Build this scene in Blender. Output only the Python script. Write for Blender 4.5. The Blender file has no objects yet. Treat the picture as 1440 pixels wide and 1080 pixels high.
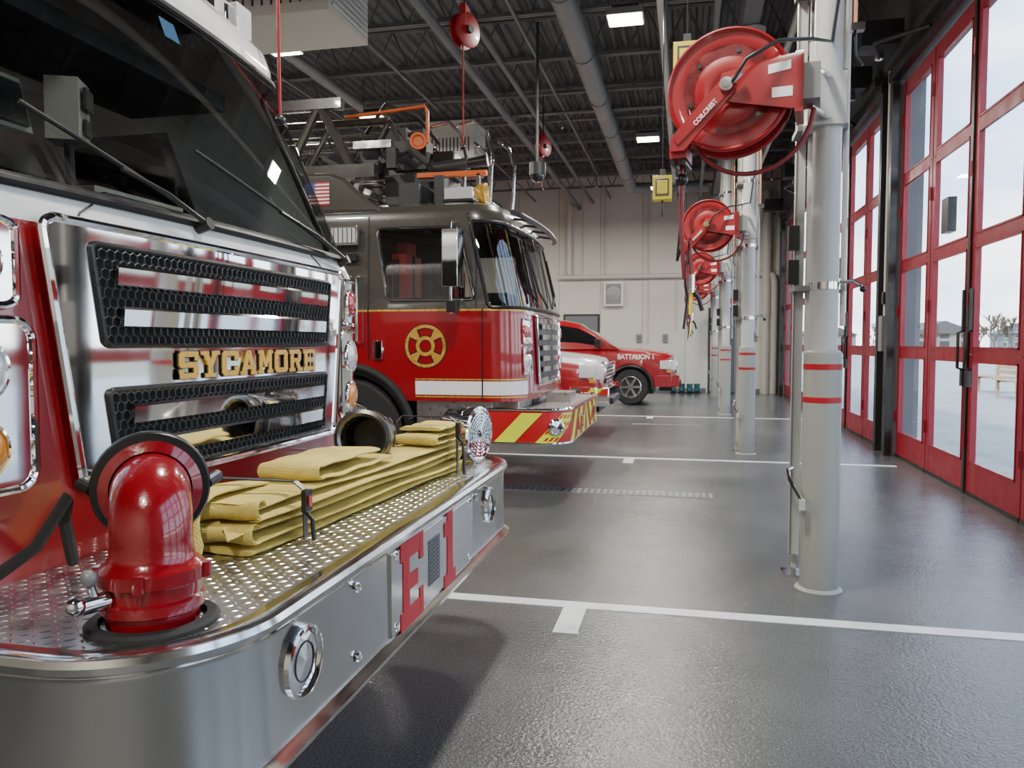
import bpy, bmesh, math, random
from mathutils import Vector, Matrix
random.seed(7)
scene=bpy.context.scene
R=math.radians
# ------------------------------------------------------------------ materials
MATS={}
def mat(name,col,rough=.5,metal=0.,coat=0.,emit=None,estr=1.,nscale=None,namp=.0,bump=0.,bscale=50.,col2=None,cscale=3.,spec=None):
    m=bpy.data.materials.new(name); m.use_nodes=True
    nt=m.node_tree; n=nt.nodes; L=nt.links
    p=n['Principled BSDF']
    p.inputs['Base Color'].default_value=(*col,1)
    p.inputs['Roughness'].default_value=rough
    p.inputs['Metallic'].default_value=metal
    if coat: 
        p.inputs['Coat Weight'].default_value=coat; p.inputs['Coat Roughness'].default_value=.04
    if spec is not None: p.inputs['Specular IOR Level'].default_value=spec
    if emit: 
        p.inputs['Emission Color'].default_value=(*emit,1); p.inputs['Emission Strength'].default_value=estr
    tc=n.new('ShaderNodeTexCoord')
    if nscale:
        t=n.new('ShaderNodeTexNoise'); t.inputs['Scale'].default_value=nscale; t.inputs['Detail'].default_value=5
        L.new(tc.outputs['Object'],t.inputs['Vector'])
        mr=n.new('ShaderNodeMapRange'); mr.inputs['From Min'].default_value=.3; mr.inputs['From Max'].default_value=.7
        mr.inputs['To Min'].default_value=max(0,rough-namp); mr.inputs['To Max'].default_value=rough+namp
        L.new(t.outputs['Fac'],mr.inputs['Value']); L.new(mr.outputs['Result'],p.inputs['Roughness'])
    if col2:
        t=n.new('ShaderNodeTexNoise'); t.inputs['Scale'].default_value=cscale; t.inputs['Detail'].default_value=8
        L.new(tc.outputs['Object'],t.inputs['Vector'])
        cr=n.new('ShaderNodeValToRGB'); cr.color_ramp.elements[0].position=.35; cr.color_ramp.elements[1].position=.65
        cr.color_ramp.elements[0].color=(*col,1); cr.color_ramp.elements[1].color=(*col2,1)
        L.new(t.outputs['Fac'],cr.inputs['Fac']); L.new(cr.outputs['Color'],p.inputs['Base Color'])
    if bump:
        t=n.new('ShaderNodeTexNoise'); t.inputs['Scale'].default_value=bscale; t.inputs['Detail'].default_value=3
        L.new(tc.outputs['Object'],t.inputs['Vector'])
        b=n.new('ShaderNodeBump'); b.inputs['Strength'].default_value=bump; b.inputs['Distance'].default_value=.01
        L.new(t.outputs['Fac'],b.inputs['Height']); L.new(b.outputs['Normal'],p.inputs['Normal'])
    MATS[name]=m; return m
RED=mat('red_paint',(.27,.002,.008),.28,coat=1,col2=(.30,.003,.009),cscale=2)
RED2=mat('red_cast_paint',(.25,.002,.008),.22,coat=.8,bump=.25,bscale=25)
REELRED=mat('reel_red',(.28,.003,.008),.42,coat=.2,nscale=8,namp=.08)
LETRED=mat('letter_red',(.50,.008,.02),.4,nscale=8,namp=.05)
DOORRED=mat('door_red',(.26,.007,.020),.4,nscale=6,namp=.1)
WHITE=mat('white_paint',(.82,.82,.80),.22,coat=1,nscale=3,namp=.03)
BRONZE=mat('bronze_grey_paint',(.060,.055,.046),.28,coat=1,nscale=3,namp=.05)
CHROME=mat('chrome',(.92,.92,.92),.05,1,nscale=4,namp=.03)
STEEL=mat('polished_stainless',(.74,.74,.73),.15,1,nscale=9,namp=.05,bump=.03,bscale=5)
TREAD=mat('tread_plate_aluminium',(.52,.51,.49),.32,1,nscale=20,namp=.08)
TREADD=mat('tread_plate_lozenge',(.86,.85,.82),.22,1,nscale=20,namp=.08)
BLACK=mat('black_plastic',(.012,.012,.012),.35,nscale=10,namp=.08)
DEEP=mat('grille_cavity_black',(.004,.004,.004),.9)
MESHB=mat('grille_mesh_black',(.040,.040,.042),.28,nscale=10,namp=.08)
RUBBER=mat('rubber',(.018,.018,.018),.7,nscale=10,namp=.1)
DGREY=mat('dark_grey_metal',(.045,.045,.047),.5,.3,nscale=5,namp=.1)
CAST=mat('hard_coat_aluminium',(.16,.155,.145),.26,.85,nscale=12,namp=.08)
CEIL=mat('ceiling_steel',(.16,.16,.16),.6,.2,nscale=2,namp=.1)
CEILD=mat('ceiling_deck_paint',(.105,.105,.105),.6,.1,nscale=2,namp=.1)
DUCT=mat('duct_grey',(.24,.24,.235),.5,.4,nscale=2,namp=.1)
BEIGE=mat('wall_beige',(.64,.61,.54),.7,col2=(.68,.65,.585),cscale=1.2,bump=.05,bscale=30)
PIPE=mat('pipe_cream',(.60,.58,.53),.45,nscale=3,namp=.08)
POST=mat('post_light_grey',(.50,.51,.49),.4,nscale=4,namp=.08)
SLEEVE=mat('bollard_sleeve_grey',(.30,.305,.275),.45,nscale=4,namp=.08)
STRIPE=mat('red_tape',(.42,.006,.015),.4)
GREYW=mat('grey_door_paint',(.16,.17,.18),.5,nscale=3,namp=.1)
GOLD=mat('gold_leaf',(.72,.42,.07),.3,.45,nscale=30,namp=.1)
YELLOW=mat('yellow_plastic',(.85,.68,.02),.4,nscale=5,namp=.08)
HIVIS=mat('hivis_yellow_tape',(.76,.85,.03),.35,nscale=5,namp=.05)
HIRED=mat('hivis_red_tape',(.45,.006,.01),.35,nscale=5,namp=.05)
ORANGE=mat('orange_paint',(.60,.11,.012),.4,nscale=5,namp=.08)
WLINE=mat('floor_line_white',(.76,.77,.76),.35,nscale=5,namp=.1,col2=(.68,.69,.68),cscale=6)
TAPEW=mat('white_reflective',(.85,.85,.85),.35,nscale=5,namp=.1)
AMBER=mat('amber_lens',(.70,.24,.02),.15,coat=1,nscale=30,namp=.03)
REDLENS=mat('red_lens',(.42,.008,.01),.12,coat=1,nscale=30,namp=.03)
CLEARLENS=mat('clear_lens',(.75,.77,.78),.1,.3,coat=1,nscale=30,namp=.05)
LAMP=mat('lamp_face',(1,1,1),.5,emit=(1,.88,.68),estr=18)
COPPER=mat('copper_pipe',(.55,.22,.10),.35,.9,nscale=8,namp=.1)
HOSER=mat('reel_hose',(.20,.018,.022),.5,nscale=8,namp=.1)
BLUE=mat('flag_blue',(.02,.04,.22),.5)
BLUEST=mat('sticker_blue',(.10,.30,.60),.5)
SIGNRED=mat('sign_red',(.5,.02,.02),.4)
TEAL=mat('boot_teal',(.02,.10,.11),.5)
CONC=mat('outside_concrete',(.34,.32,.28),.85,col2=(.40,.38,.34),cscale=.8,bump=.1,bscale=20)
GRASS=mat('dry_grass',(.20,.18,.10),.9,col2=(.28,.25,.15),cscale=.5)
BARK=mat('bark',(.15,.11,.085),.9,nscale=5,namp=.05)
WOOD=mat('bench_wood',(.42,.26,.14),.6,col2=(.5,.32,.18),cscale=8)
HOUSE=mat('house_siding',(.26,.25,.24),.8,nscale=3,namp=.05)
ROOFM=mat('house_roof',(.09,.085,.085),.8,nscale=3,namp=.05)
SEATRED=mat('seat_red',(.45,.02,.02),.6,nscale=3,namp=.05)
GADGET=mat('radio_box_grey',(.50,.48,.42),.5,nscale=3,namp=.05)
def floor_mat():
    m=mat('floor_epoxy',(.075,.080,.085),.22)
    nt=m.node_tree;n=nt.nodes;L=nt.links;p=n['Principled BSDF']
    tc=n.new('ShaderNodeTexCoord')
    t=n.new('ShaderNodeTexNoise');t.inputs['Scale'].default_value=.9;t.inputs['Detail'].default_value=8;t.inputs['Roughness'].default_value=.6
    L.new(tc.outputs['Object'],t.inputs['Vector'])
    cr=n.new('ShaderNodeValToRGB');cr.color_ramp.elements[0].position=.25;cr.color_ramp.elements[1].position=.75
    cr.color_ramp.elements[0].color=(.108,.113,.110,1);cr.color_ramp.elements[1].color=(.185,.190,.184,1)
    L.new(t.outputs['Fac'],cr.inputs['Fac'])
    t2=n.new('ShaderNodeTexNoise');t2.inputs['Scale'].default_value=150;t2.inputs['Detail'].default_value=2
    L.new(tc.outputs['Object'],t2.inputs['Vector'])
    mx=n.new('ShaderNodeMixRGB');mx.blend_type='MULTIPLY';mx.inputs['Fac'].default_value=.85
    cr2=n.new('ShaderNodeValToRGB');cr2.color_ramp.elements[0].position=.38;cr2.color_ramp.elements[1].position=.62
    cr2.color_ramp.elements[0].color=(.35,.35,.35,1)
    L.new(t2.outputs['Fac'],cr2.inputs['Fac'])
    L.new(cr.outputs['Color'],mx.inputs['Color1']);L.new(cr2.outputs['Color'],mx.inputs['Color2'])
    L.new(mx.outputs['Color'],p.inputs['Base Color'])
    mr=n.new('ShaderNodeMapRange');mr.inputs['From Min'].default_value=.3;mr.inputs['From Max'].default_value=.7
    mr.inputs['To Min'].default_value=.13;mr.inputs['To Max'].default_value=.24
    L.new(t.outputs['Fac'],mr.inputs['Value']);L.new(mr.outputs['Result'],p.inputs['Roughness'])
    t3=n.new('ShaderNodeTexNoise');t3.inputs['Scale'].default_value=60;t3.inputs['Detail'].default_value=4
    t4=n.new('ShaderNodeTexNoise');t4.inputs['Scale'].default_value=7;t4.inputs['Detail'].default_value=2
    for q in(t3,t4): L.new(tc.outputs['Object'],q.inputs['Vector'])
    b1=n.new('ShaderNodeBump');b1.inputs['Strength'].default_value=.75;b1.inputs['Distance'].default_value=.005
    b2=n.new('ShaderNodeBump');b2.inputs['Strength'].default_value=.25;b2.inputs['Distance'].default_value=.01
    L.new(t4.outputs['Fac'],b2.inputs['Height']);L.new(t3.outputs['Fac'],b1.inputs['Height']);L.new(b2.outputs['Normal'],b1.inputs['Normal']);L.new(b1.outputs['Normal'],p.inputs['Normal'])
    return m
FLOOR=floor_mat()
def hose_mat():
    m=mat('yellow_hose_jacket',(.60,.42,.08),.7)
    nt=m.node_tree;n=nt.nodes;L=nt.links;p=n['Principled BSDF']
    tc=n.new('ShaderNodeTexCoord')
    w=n.new('ShaderNodeTexWave');w.inputs['Scale'].default_value=55;w.bands_direction='X'
    w2=n.new('ShaderNodeTexWave');w2.inputs['Scale'].default_value=70;w2.bands_direction='Y'
    no=n.new('ShaderNodeTexNoise');no.inputs['Scale'].default_value=6;no.inputs['Detail'].default_value=7
    for q in (w,w2,no): L.new(tc.outputs['Object'],q.inputs['Vector'])
    a=n.new('ShaderNodeMath');a.operation='ADD'
    L.new(w.outputs['Fac'],a.inputs[0]);L.new(w2.outputs['Fac'],a.inputs[1])
    b=n.new('ShaderNodeBump');b.inputs['Strength'].default_value=.5;b.inputs['Distance'].default_value=.003
    b3=n.new('ShaderNodeBump');b3.inputs['Strength'].default_value=.5;b3.inputs['Distance'].default_value=.02
    L.new(no.outputs['Fac'],b3.inputs['Height']);L.new(b3.outputs['Normal'],b.inputs['Normal'])
    L.new(a.outputs[0],b.inputs['Height']);L.new(b.outputs['Normal'],p.inputs['Normal'])
    cr=n.new('ShaderNodeValToRGB');cr.color_ramp.elements[0].position=.3;cr.color_ramp.elements[1].position=.65
    cr.color_ramp.elements[0].color=(.56,.42,.10,1);cr.color_ramp.elements[1].color=(.82,.66,.17,1)
    L.new(no.outputs['Fac'],cr.inputs['Fac']);L.new(cr.outputs['Color'],p.inputs['Base Color'])
    return m
HOSE=hose_mat()
def glass_mat(name,tint,base=.04,gain=.7,rough=0.):
    m=bpy.data.materials.new(name);m.use_nodes=True
    nt=m.node_tree;n=nt.nodes;L=nt.links;n.remove(n['Principled BSDF'])
    o=n['Material Output']
    t=n.new('ShaderNodeBsdfTransparent');t.inputs['Color'].default_value=(*tint,1)
    g=n.new('ShaderNodeBsdfGlossy');g.inputs['Roughness'].default_value=rough+.01;g.inputs['Color'].default_value=(1,1,1,1)
    f=n.new('ShaderNodeLayerWeight');f.inputs['Blend'].default_value=.5
    pw=n.new('ShaderNodeMath');pw.operation='POWER';pw.inputs[1].default_value=4.5
    ml=n.new('ShaderNodeMath');ml.operation='MULTIPLY_ADD';ml.inputs[1].default_value=gain;ml.inputs[2].default_value=base
    L.new(f.outputs['Facing'],pw.inputs[0]);L.new(pw.outputs[0],ml.inputs[0])
    mx=n.new('ShaderNodeMixShader')
    L.new(ml.outputs[0],mx.inputs[0]);L.new(t.outputs[0],mx.inputs[1]);L.new(g.outputs[0],mx.inputs[2]);L.new(mx.outputs[0],o.inputs['Surface'])
    return m
GLASS=glass_mat('window_glass',(.95,.97,.97),.03,.35)
TINT=glass_mat('vehicle_glass',(.55,.58,.57),.08,.8)
DARKGL=mat('dark_privacy_glass',(.008,.009,.010),.06,coat=1,nscale=3,namp=.02)
# ------------------------------------------------------------------ builder
class B:
    def __init__(s): s.v=[];s.f=[];s.fm=[];s.mats=[]
    def mi(s,m):
        if m not in s.mats: s.mats.append(m)
        return s.mats.index(m)
    def add(s,vs,fs,m):
        o=len(s.v); s.v+= [tuple(v) for v in vs]; i=s.mi(m)
        for f in fs: s.f.append([o+k for k in f]); s.fm.append(i)
    def box(s,c,d,m,rot=None,taper=None):
        c=Vector(c);vs=[]
        for x in(-.5,.5):
            for y in(-.5,.5):
                for z in(-.5,.5):
                    v=Vector((x*d[0],y*d[1],z*d[2]))
                    if taper and z>0: v.x*=taper;v.y*=taper
                    if rot: v=rot@v
                    vs.append(c+v)
        s.add(vs,[(0,1,3,2),(4,6,7,5),(0,4,5,1),(2,3,7,6),(0,2,6,4),(1,5,7,3)],m)
    def b2(s,a,b,m):
        s.box([(a[i]+b[i])/2 for i in range(3)],[abs(b[i]-a[i]) for i in range(3)],m)
    def cyl(s,p0,p1,r,m,r1=None,n=16,caps=True):
        p0=Vector(p0);p1=Vector(p1);r1=r if r1 is None else r1
        ax=(p1-p0).normalized();t=Vector((0,0,1)) if abs(ax.z)<.9 else Vector((1,0,0))
        u=ax.cross(t).normalized();w=ax.cross(u);vs=[]
        for i in range(n):
            a=2*math.pi*i/n;d=u*math.cos(a)+w*math.sin(a);vs.append(p0+d*r);vs.append(p1+d*r1)
        fs=[(2*i,2*((i+1)%n),2*((i+1)%n)+1,2*i+1) for i in range(n)]
        if caps: fs.append([2*i for i in range(n)][::-1]);fs.append([2*i+1 for i in range(n)])
        s.add(vs,fs,m)
    def lathe(s,o,ax,prof,m,n=32):
        o=Vector(o);ax=Vector(ax).normalized();t=Vector((0,0,1)) if abs(ax.z)<.9 else Vector((1,0,0))
        u=ax.cross(t).normalized();w=ax.cross(u);vs=[];k=len(prof)
        for i in range(n):
            a=2*math.pi*i/n;d=u*math.cos(a)+w*math.sin(a)
            for (r,h) in prof: vs.append(o+ax*h+d*r)
        fs=[]
        for i in range(n):
            j=(i+1)%n
            for q in range(k-1): fs.append((i*k+q,j*k+q,j*k+q+1,i*k+q+1))
        s.add(vs,fs,m)
    def tube(s,pts,r,m,n=8,closed=False,rs=None):
        P=[Vector(p) for p in pts];N=len(P);vs=[];up=None
        for i,p in enumerate(P):
            if closed: t=(P[(i+1)%N]-P[i-1])
            else: t=P[min(i+1,N-1)]-P[max(i-1,0)]
            t.normalize()
            if up is None:
                q=Vector((0,0,1)) if abs(t.z)<.9 else Vector((1,0,0)); up=t.cross(q).normalized()
            up=(up-t*up.dot(t)).normalized();w=t.cross(up);rr=rs[i] if rs else r
            for k in range(n):
                a=2*math.pi*k/n;vs.append(p+(up*math.cos(a)+w*math.sin(a))*rr)
        fs=[]
        for i in range(N if closed else N-1):
            j=(i+1)%N
            for k in range(n): l=(k+1)%n;fs.append((i*n+k,i*n+l,j*n+l,j*n+k))
        if not closed: fs.append(list(range(n))[::-1]);fs.append([(N-1)*n+k for k in range(n)])
        s.add(vs,fs,m)
    def sphere(s,c,r,m,n=16,sc=(1,1,1)):
        prof=[(r*math.sin(math.pi*i/8),-r*math.cos(math.pi*i/8)) for i in range(9)]
        o=len(s.v);s.lathe((0,0,0),(0,0,1),prof,m,n)
        for i in range(o,len(s.v)):
            v=s.v[i];s.v[i]=(c[0]+v[0]*sc[0],c[1]+v[1]*sc[1],c[2]+v[2]*sc[2])
    def grid(s,fn,us,vs_,m,skip=None):
        nu=len(us);nv=len(vs_);o=len(s.v)
        for u in us:
            for v in vs_: s.v.append(tuple(fn(u,v)))
        for i in range(nu-1):
            for j in range(nv-1):
                uc=(us[i]+us[i+1])/2;vc=(vs_[j]+vs_[j+1])/2
                if skip and skip(uc,vc): continue
                s.f.append([o+i*nv+j,o+(i+1)*nv+j,o+(i+1)*nv+j+1,o+i*nv+j+1])
                s.fm.append(s.mi(m(uc,vc) if callable(m) else m))
    def poly(s,pts,m): s.add(pts,[list(range(len(pts)))],m)
    def prism(s,pts,d,m):
        n=len(pts);d=Vector(d);P=[Vector(p) for p in pts]
        s.add(P+[p+d for p in P],[list(range(n))[::-1],[n+i for i in range(n)]]+[(i,(i+1)%n,n+(i+1)%n,n+i) for i in range(n)],m)
    def text(s,txt,c,right,up,w,h,m,depth=.004,off=.02):
        cu=bpy.data.curves.new('t','FONT');cu.body=txt;cu.extrude=.01;cu.offset=off;cu.align_x='CENTER'
        ob=bpy.data.objects.new('t',cu);scene.collection.objects.link(ob)
        bpy.context.view_layer.update();dg=bpy.context.evaluated_depsgraph_get()
        me=bpy.data.meshes.new_from_object(ob.evaluated_get(dg));bpy.data.objects.remove(ob)
        xs=[v.co.x for v in me.vertices];ys=[v.co.y for v in me.vertices]
        x0,x1,y0,y1=min(xs),max(xs),min(ys),max(ys);right=Vector(right);up=Vector(up);nn=right.cross(up)
        vs=[Vector(c)+right*((v.co.x-(x0+x1)/2)/(x1-x0)*w)+up*((v.co.y-(y0+y1)/2)/(y1-y0)*h)+nn*(v.co.z/.01*depth/2) for v in me.vertices]
        s.add(vs,[list(p.vertices) for p in me.polygons],m);bpy.data.meshes.remove(me)
    def finish(s,name,parent=None,bevel=0,smooth=35,seg=2):
        me=bpy.data.meshes.new(name);me.from_pydata(s.v,[],s.f)
        for m in s.mats: me.materials.append(m)
        me.polygons.foreach_set('material_index',s.fm)
        bm=bmesh.new();bm.from_mesh(me);bmesh.ops.recalc_face_normals(bm,faces=bm.faces);bm.to_mesh(me);bm.free()
        me.polygons.foreach_set('use_smooth',[True]*len(me.polygons))
        me.set_sharp_from_angle(angle=R(smooth));me.update()
        ob=bpy.data.objects.new(name,me);scene.collection.objects.link(ob)
        if parent: ob.parent=parent
        if bevel:
            bv=ob.modifiers.new('bev','BEVEL');bv.width=bevel;bv.segments=seg;bv.limit_method='ANGLE';bv.angle_limit=R(40);bv.harden_normals=False
        return ob
def empty(name):
    e=bpy.data.objects.new(name,None);scene.collection.objects.link(e);e.empty_display_size=.2;return e
def interp(x,xs,ys):
    if x<=xs[0]: return ys[0]
    for i in range(len(xs)-1):
        if x<=xs[i+1]:
            t=(x-xs[i])/(xs[i+1]-xs[i]);return ys[i]*(1-t)+ys[i+1]*t
    return ys[-1]
def lin(a,b,n): return [a+(b-a)*i/(n-1) for i in range(n)]
def offpt(S,u,z,off):
    e=1e-3;p=S(u,z);du=S(u+e,z)-S(u-e,z);dz=S(u,z+e)-S(u,z-e);n=du.cross(dz)
    if n.length<1e-12: return p
    n.normalize();return p+n*off
def patch(b,S,q,z0,z1,off,m,rs=0,rt=0,nu=8,nz=8,thick=0):
    ts=sorted(set([round(t,5) for t in lin(-1,1,nz)]+([round(sg*(1-rt*(1-math.sin(k*math.pi/12))),5) for sg in(-1,1) for k in range(7)] if rt else [])))
    rows=[]
    for t in ts:
        k=(t+1)/2;a=q[0]*(1-k)+q[2]*k;c=q[1]*(1-k)+q[3]*k;ins=0
        if rt and abs(t)>1-rt:
            kk=min(1,(abs(t)-(1-rt))/rt);ins=rs*(1-math.sqrt(max(0,1-kk*kk)))
        hw=(c-a)/2;mid=(a+c)/2;hw=hw*(1-ins) ;z=z0*(1-k)+z1*k
        rows.append([offpt(S,mid-hw+2*hw*i/(nu-1),z,off) for i in range(nu)])
    vs=[p for r in rows for p in r]
    b.add(vs,[(j*nu+i,j*nu+i+1,(j+1)*nu+i+1,(j+1)*nu+i) for j in range(len(rows)-1) for i in range(nu-1)],m)
    out=rows[0][:]+[r[-1] for r in rows[1:-1]]+rows[-1][::-1]+[r[0] for r in rows[1:-1]][::-1]
    o2=[out[0]]
    for p in out[1:]:
        if (p-o2[-1]).length>1e-4:o2.append(p)
    if (o2[0]-o2[-1]).length<1e-4:o2.pop()
    return o2
def make_S(yc,tab,xr):
    zs=[t[0] for t in tab];XF=[t[1] for t in tab];W=[t[2] for t in tab];RR=[t[3] for t in tab];BW=[t[4] for t in tab]
    def S(u,z):
        xf=interp(z,zs,XF);w=interp(z,zs,W);r=interp(z,zs,RR);bw=interp(z,zs,BW);sg=-1 if u<0 else 1;a=abs(u)
        if a<=1: x=xf-bw*a*a;y=a*(w-r)
        elif a<=2:
            t=(a-1)*math.pi/2;x=xf-bw-r+r*math.cos(t);y=w-r+r*math.sin(t)
        else:
            cx=xf-bw-r;x=cx-(a-2)*(cx-xr);y=w
        return Vector((x,yc+sg*y,z))
    S.cx=lambda z:interp(z,zs,XF)-interp(z,zs,BW)-interp(z,zs,RR)
    S.u=lambda x,z:2+(S.cx(z)-x)/(S.cx(z)-xr)
    S.zs=zs;S.w=lambda z:interp(z,zs,W);S.r=lambda z:interp(z,zs,RR)
    return S
def loft(b,S,holes,m,extra_u=(),extra_z=()):
    us=set([-3,3]);
    for a,c,n in((-3,-2,14),(-2,-1,10),(-1,1,21),(1,2,10),(2,3,14)):
        us.update(round(x,4) for x in lin(a,c,n))
    zs=set(S.zs)
    for z in lin(S.zs[0],S.zs[-1],22): zs.add(round(z,4))
    for h in holes: us.update(h[:2]);zs.update(h[2:])
    us.update(extra_u);zs.update(extra_z)
    us=sorted(us);zs=sorted(zs)
    def skip(u,z): return any(h[0]<u<h[1] and h[2]<z<h[3] for h in holes)
    b.grid(S,us,zs,m,skip)
    top=[S(u,zs[-1]) for u in us];b.poly(top,m(0,zs[-1]) if callable(m) else m)
def wheel(b,c,r,w,hub,sgn=-1,spokes=0,rim=CHROME):
    x,y,z=c;ax=(0,sgn,0)
    b.lathe((x,y,z),ax,[(r*.60,-w*.5),(r*.93,-w*.5),(r,-w*.4),(r,w*.4),(r*.93,w*.5),(r*.62,w*.5),(r*.58,w*.42)],RUBBER,36)
    for i in range(44):
        a=2*math.pi*i/44
        b.box((x+math.cos(a)*r*.992,y,z+math.sin(a)*r*.992),(.012,w*.78,.05 if r>.5 else .03),RUBBER,Matrix.Rotation(-a,3,'Y'))
    if spokes:
        b.lathe((x,y,z),ax,[(r*.62,w*.42),(r*.64,w*.48),(r*.58,w*.5),(r*.55,w*.4),(r*.55,w*.1),(0,w*.1)],rim,32)
        b.lathe((x,y,z),ax,[(r*.53,w*.12),(0,w*.13)],DGREY,32)
        for i in range(spokes):
            a=2*math.pi*i/spokes
            b.box((x+math.cos(a)*r*.32,y+sgn*w*.38,z+math.sin(a)*r*.32),(r*.5,w*.12,r*.13),rim,Matrix.Rotation(-a,3,'Y'))
        b.cyl((x,y+sgn*w*.3,z),(x,y+sgn*w*.47,z),r*.14,rim)
    else:
        b.lathe((x,y,z),ax,[(r*.62,w*.44),(r*.58,w*.5),(r*.52,w*.42),(r*.46,w*.15),(r*.30,w*.12),(r*.27,w*.32),(r*.14,w*.40),(0,w*.42)],rim,32)
        for i in range(10):
            a=2*math.pi*i/10
            b.cyl((x+math.cos(a)*r*.38,y+sgn*w*.10,z+math.sin(a)*r*.38),(x+math.cos(a)*r*.38,y+sgn*w*.24,z+math.sin(a)*r*.38),r*.035,rim,n=8)
# ------------------------------------------------------------------ dims
XD=2.5; YB=23.; XL=-16.; YN=-4.; ZC=6.3
b=B();b.b2((XL,YN,-.1),(XD+.15,YB,0),FLOOR);b.finish('floor')
b=B()
for i,y in enumerate((-1.55,4.1,9.6,15.2)):
    b.b2((-9,y-.05,.0),(XD-.15,y+.05,.003),WLINE)
    b.b2((-.62 if i==1 else -.72,y-.42,.0),(-.50 if i==1 else -.60,y-.05,.003),WLINE)
b.finish('floor_line_markings')
def drain(y,x0,x1):
    b=B();b.b2((x0,y-.11,0),(x1,y+.11,.004),DUCT)
    n=int((x1-x0)/.06)
    for i in range(n):
        xx=x0+.03+i*(x1-x0-.03)/n
        for s in(-1,1): b.b2((xx,y+s*.05-.035,.004),(xx+.025,y+s*.05+.035,.0055),BLACK)
    for k in range(1,int((x1-x0)/.75)): b.b2((x0+k*.75-.006,y-.11,.004),(x0+k*.75+.006,y+.11,.006),DGREY)
    b.finish('trench_drain')
drain(7.35,-1.9,.25);drain(13.7,-.9,.25);drain(18.7,-.1,.4);drain(1.95,-.75,-.1)
b=B();b.b2((XL,YB,0),(XD+.4,YB+.25,ZC+.2),BEIGE)
for x in [XL+.1+1.22*i for i in range(16)]: b.b2((x-.006,YB-.004,0.1),(x+.006,YB+.01,ZC),DUCT)
b.finish('wall_back')
b=B();b.b2((XL-.25,YN-.25,0),(XL,YB+.25,ZC+.2),BEIGE);b.finish('wall_left')
b=B();b.b2((XL,YN-.25,0),(XD+.4,YN,ZC+.2),BEIGE);b.finish('wall_front')
b=B();b.b2((XL,YB-.02,0),(.55,YB,.12),GREYW);b.b2((1.65,YB-.02,0),(XD,YB,.12),GREYW);b.finish('baseboard_back')
openings=[(-.15,4.95),(5.5,10.5),(11.08,16.18),(16.75,21.85)]
DH=4.6
b=B();WALLR=mat('wall_right_dark',(.13,.13,.135),.6,nscale=2,namp=.1)
last=YN
for (a,c) in openings:
    b.b2((XD,last,0),(XD+.3,a,ZC+.2),WALLR);last=c
    b.b2((XD,a,DH),(XD+.3,c,ZC+.2),WALLR)
b.b2((XD,last,0),(XD+.3,YB,ZC+.2),WALLR)
b.finish('wall_right')
b=B()
for (a,c) in openings:
    b.b2((XD-.08,a-.1,0),(XD,a+.02,DH),BLACK);b.b2((XD-.08,c-.02,0),(XD,c+.1,DH),BLACK)
    b.b2((XD-.1,a-.1,DH),(XD,c+.1,DH+.12),BLACK)
b.finish('trim_1')
def folding_door(a,c):
    e=empty('door_%d'%folding_door.k);folding_door.k+=1
    n=4;w=(c-a)/n;X0=XD+.05
    for i in range(n):
        y0=a+i*w+.015;y1=a+(i+1)*w-.015;st=.10
        f=B();g=B()
        rows=[(.30,1.24),(1.35,2.28),(2.39,3.32),(3.43,4.40)]
        f.b2((X0,y0,.03),(X0+.05,y0+st,DH-.04),DOORRED);f.b2((X0,y1-st,.03),(X0+.05,y1,DH-.04),DOORRED)
        zz=[.03]+[z for r in rows for z in r]+[DH-.04]
        for k in range(0,len(zz),2): f.b2((X0+.001,y0+st,zz[k]),(X0+.049,y1-st,zz[k+1]),DOORRED)
        for r in rows:
            for (p,q) in (((y0+st,r[0]),(y1-st,r[0]+.018)),((y0+st,r[1]-.018),(y1-st,r[1])),((y0+st,r[0]),(y0+st+.018,r[1])),((y1-st-.018,r[0]),(y1-st,r[1]))):
                f.b2((X0-.006,p[0],p[1]),(X0+.02,q[0],q[1]),DOORRED)
            xg=X0+.03
            g.poly([(xg,y0+st-.005,r[0]-.005),(xg,y1-st+.005,r[0]-.005),(xg,y1-st+.005,r[1]+.005),(xg,y0+st-.005,r[1]+.005)],GLASS)
        for z in (1.295,2.335,3.375):
            for y in (y0+.03,y0+.08,y1-.08,y1-.03): f.cyl((X0-.006,y,z),(X0,y,z),.009,STEEL,n=8)
        for z in(.5,1.8,3.0,4.1): f.cyl((X0-.015,y1+.015,z-.07),(X0-.015,y1+.015,z+.07),.014,DOORRED,n=8)
        f.b2((X0-.01,y0,0.0),(X0+.07,y1,.035),BLACK)
        f.finish('leaf_frame_%d'%(i+1),e);g.finish('glass_%d'%(i+1),e)
    h=B()
    mid=(a+c)/2
    h.b2((X0-.02,mid-.03,0.02),(X0+.07,mid+.03,DH-.05),BLACK)
    for s in(-1,1):
        y=mid+s*.10
        h.tube([(X0-.0,y,1.15),(X0-.06,y,1.17),(X0-.06,y,1.5),(X0,y,1.52)],.014,BLACK)
        h.b2((X0-.03,y-.03,1.0),(X0,y+.03,1.15),DGREY)
        h.b2((X0-.03,y-.02,1.52),(X0-.01,y+.02,1.9),DGREY)
    h.b2((X0-.06,a+2.0*w+.50,2.50),(X0+.02,a+2.0*w+.70,2.84),BLACK) 
    h.b2((XD-.16,a,DH+.12),(XD-.02,c,DH+.24),DGREY)
    for yy in(a+.5,c-.5):
        h.box((XD-.35,yy,DH+.35),(.45,.35,.28),DGREY);h.cyl((XD-.35,yy,DH+.1),(XD-.35,yy,DH+.25),.05,STEEL)
        h.tube([(XD-.35,yy,DH+.12),(XD-.5,yy+(.5 if yy<mid else -.5),DH+.12),(XD-.1,yy+(1.1 if yy<mid else -1.1),DH+.05)],.025,BLACK)
    h.finish('hardware',e)
folding_door.k=1
for o in openings: folding_door(*o)
b=B()
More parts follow.
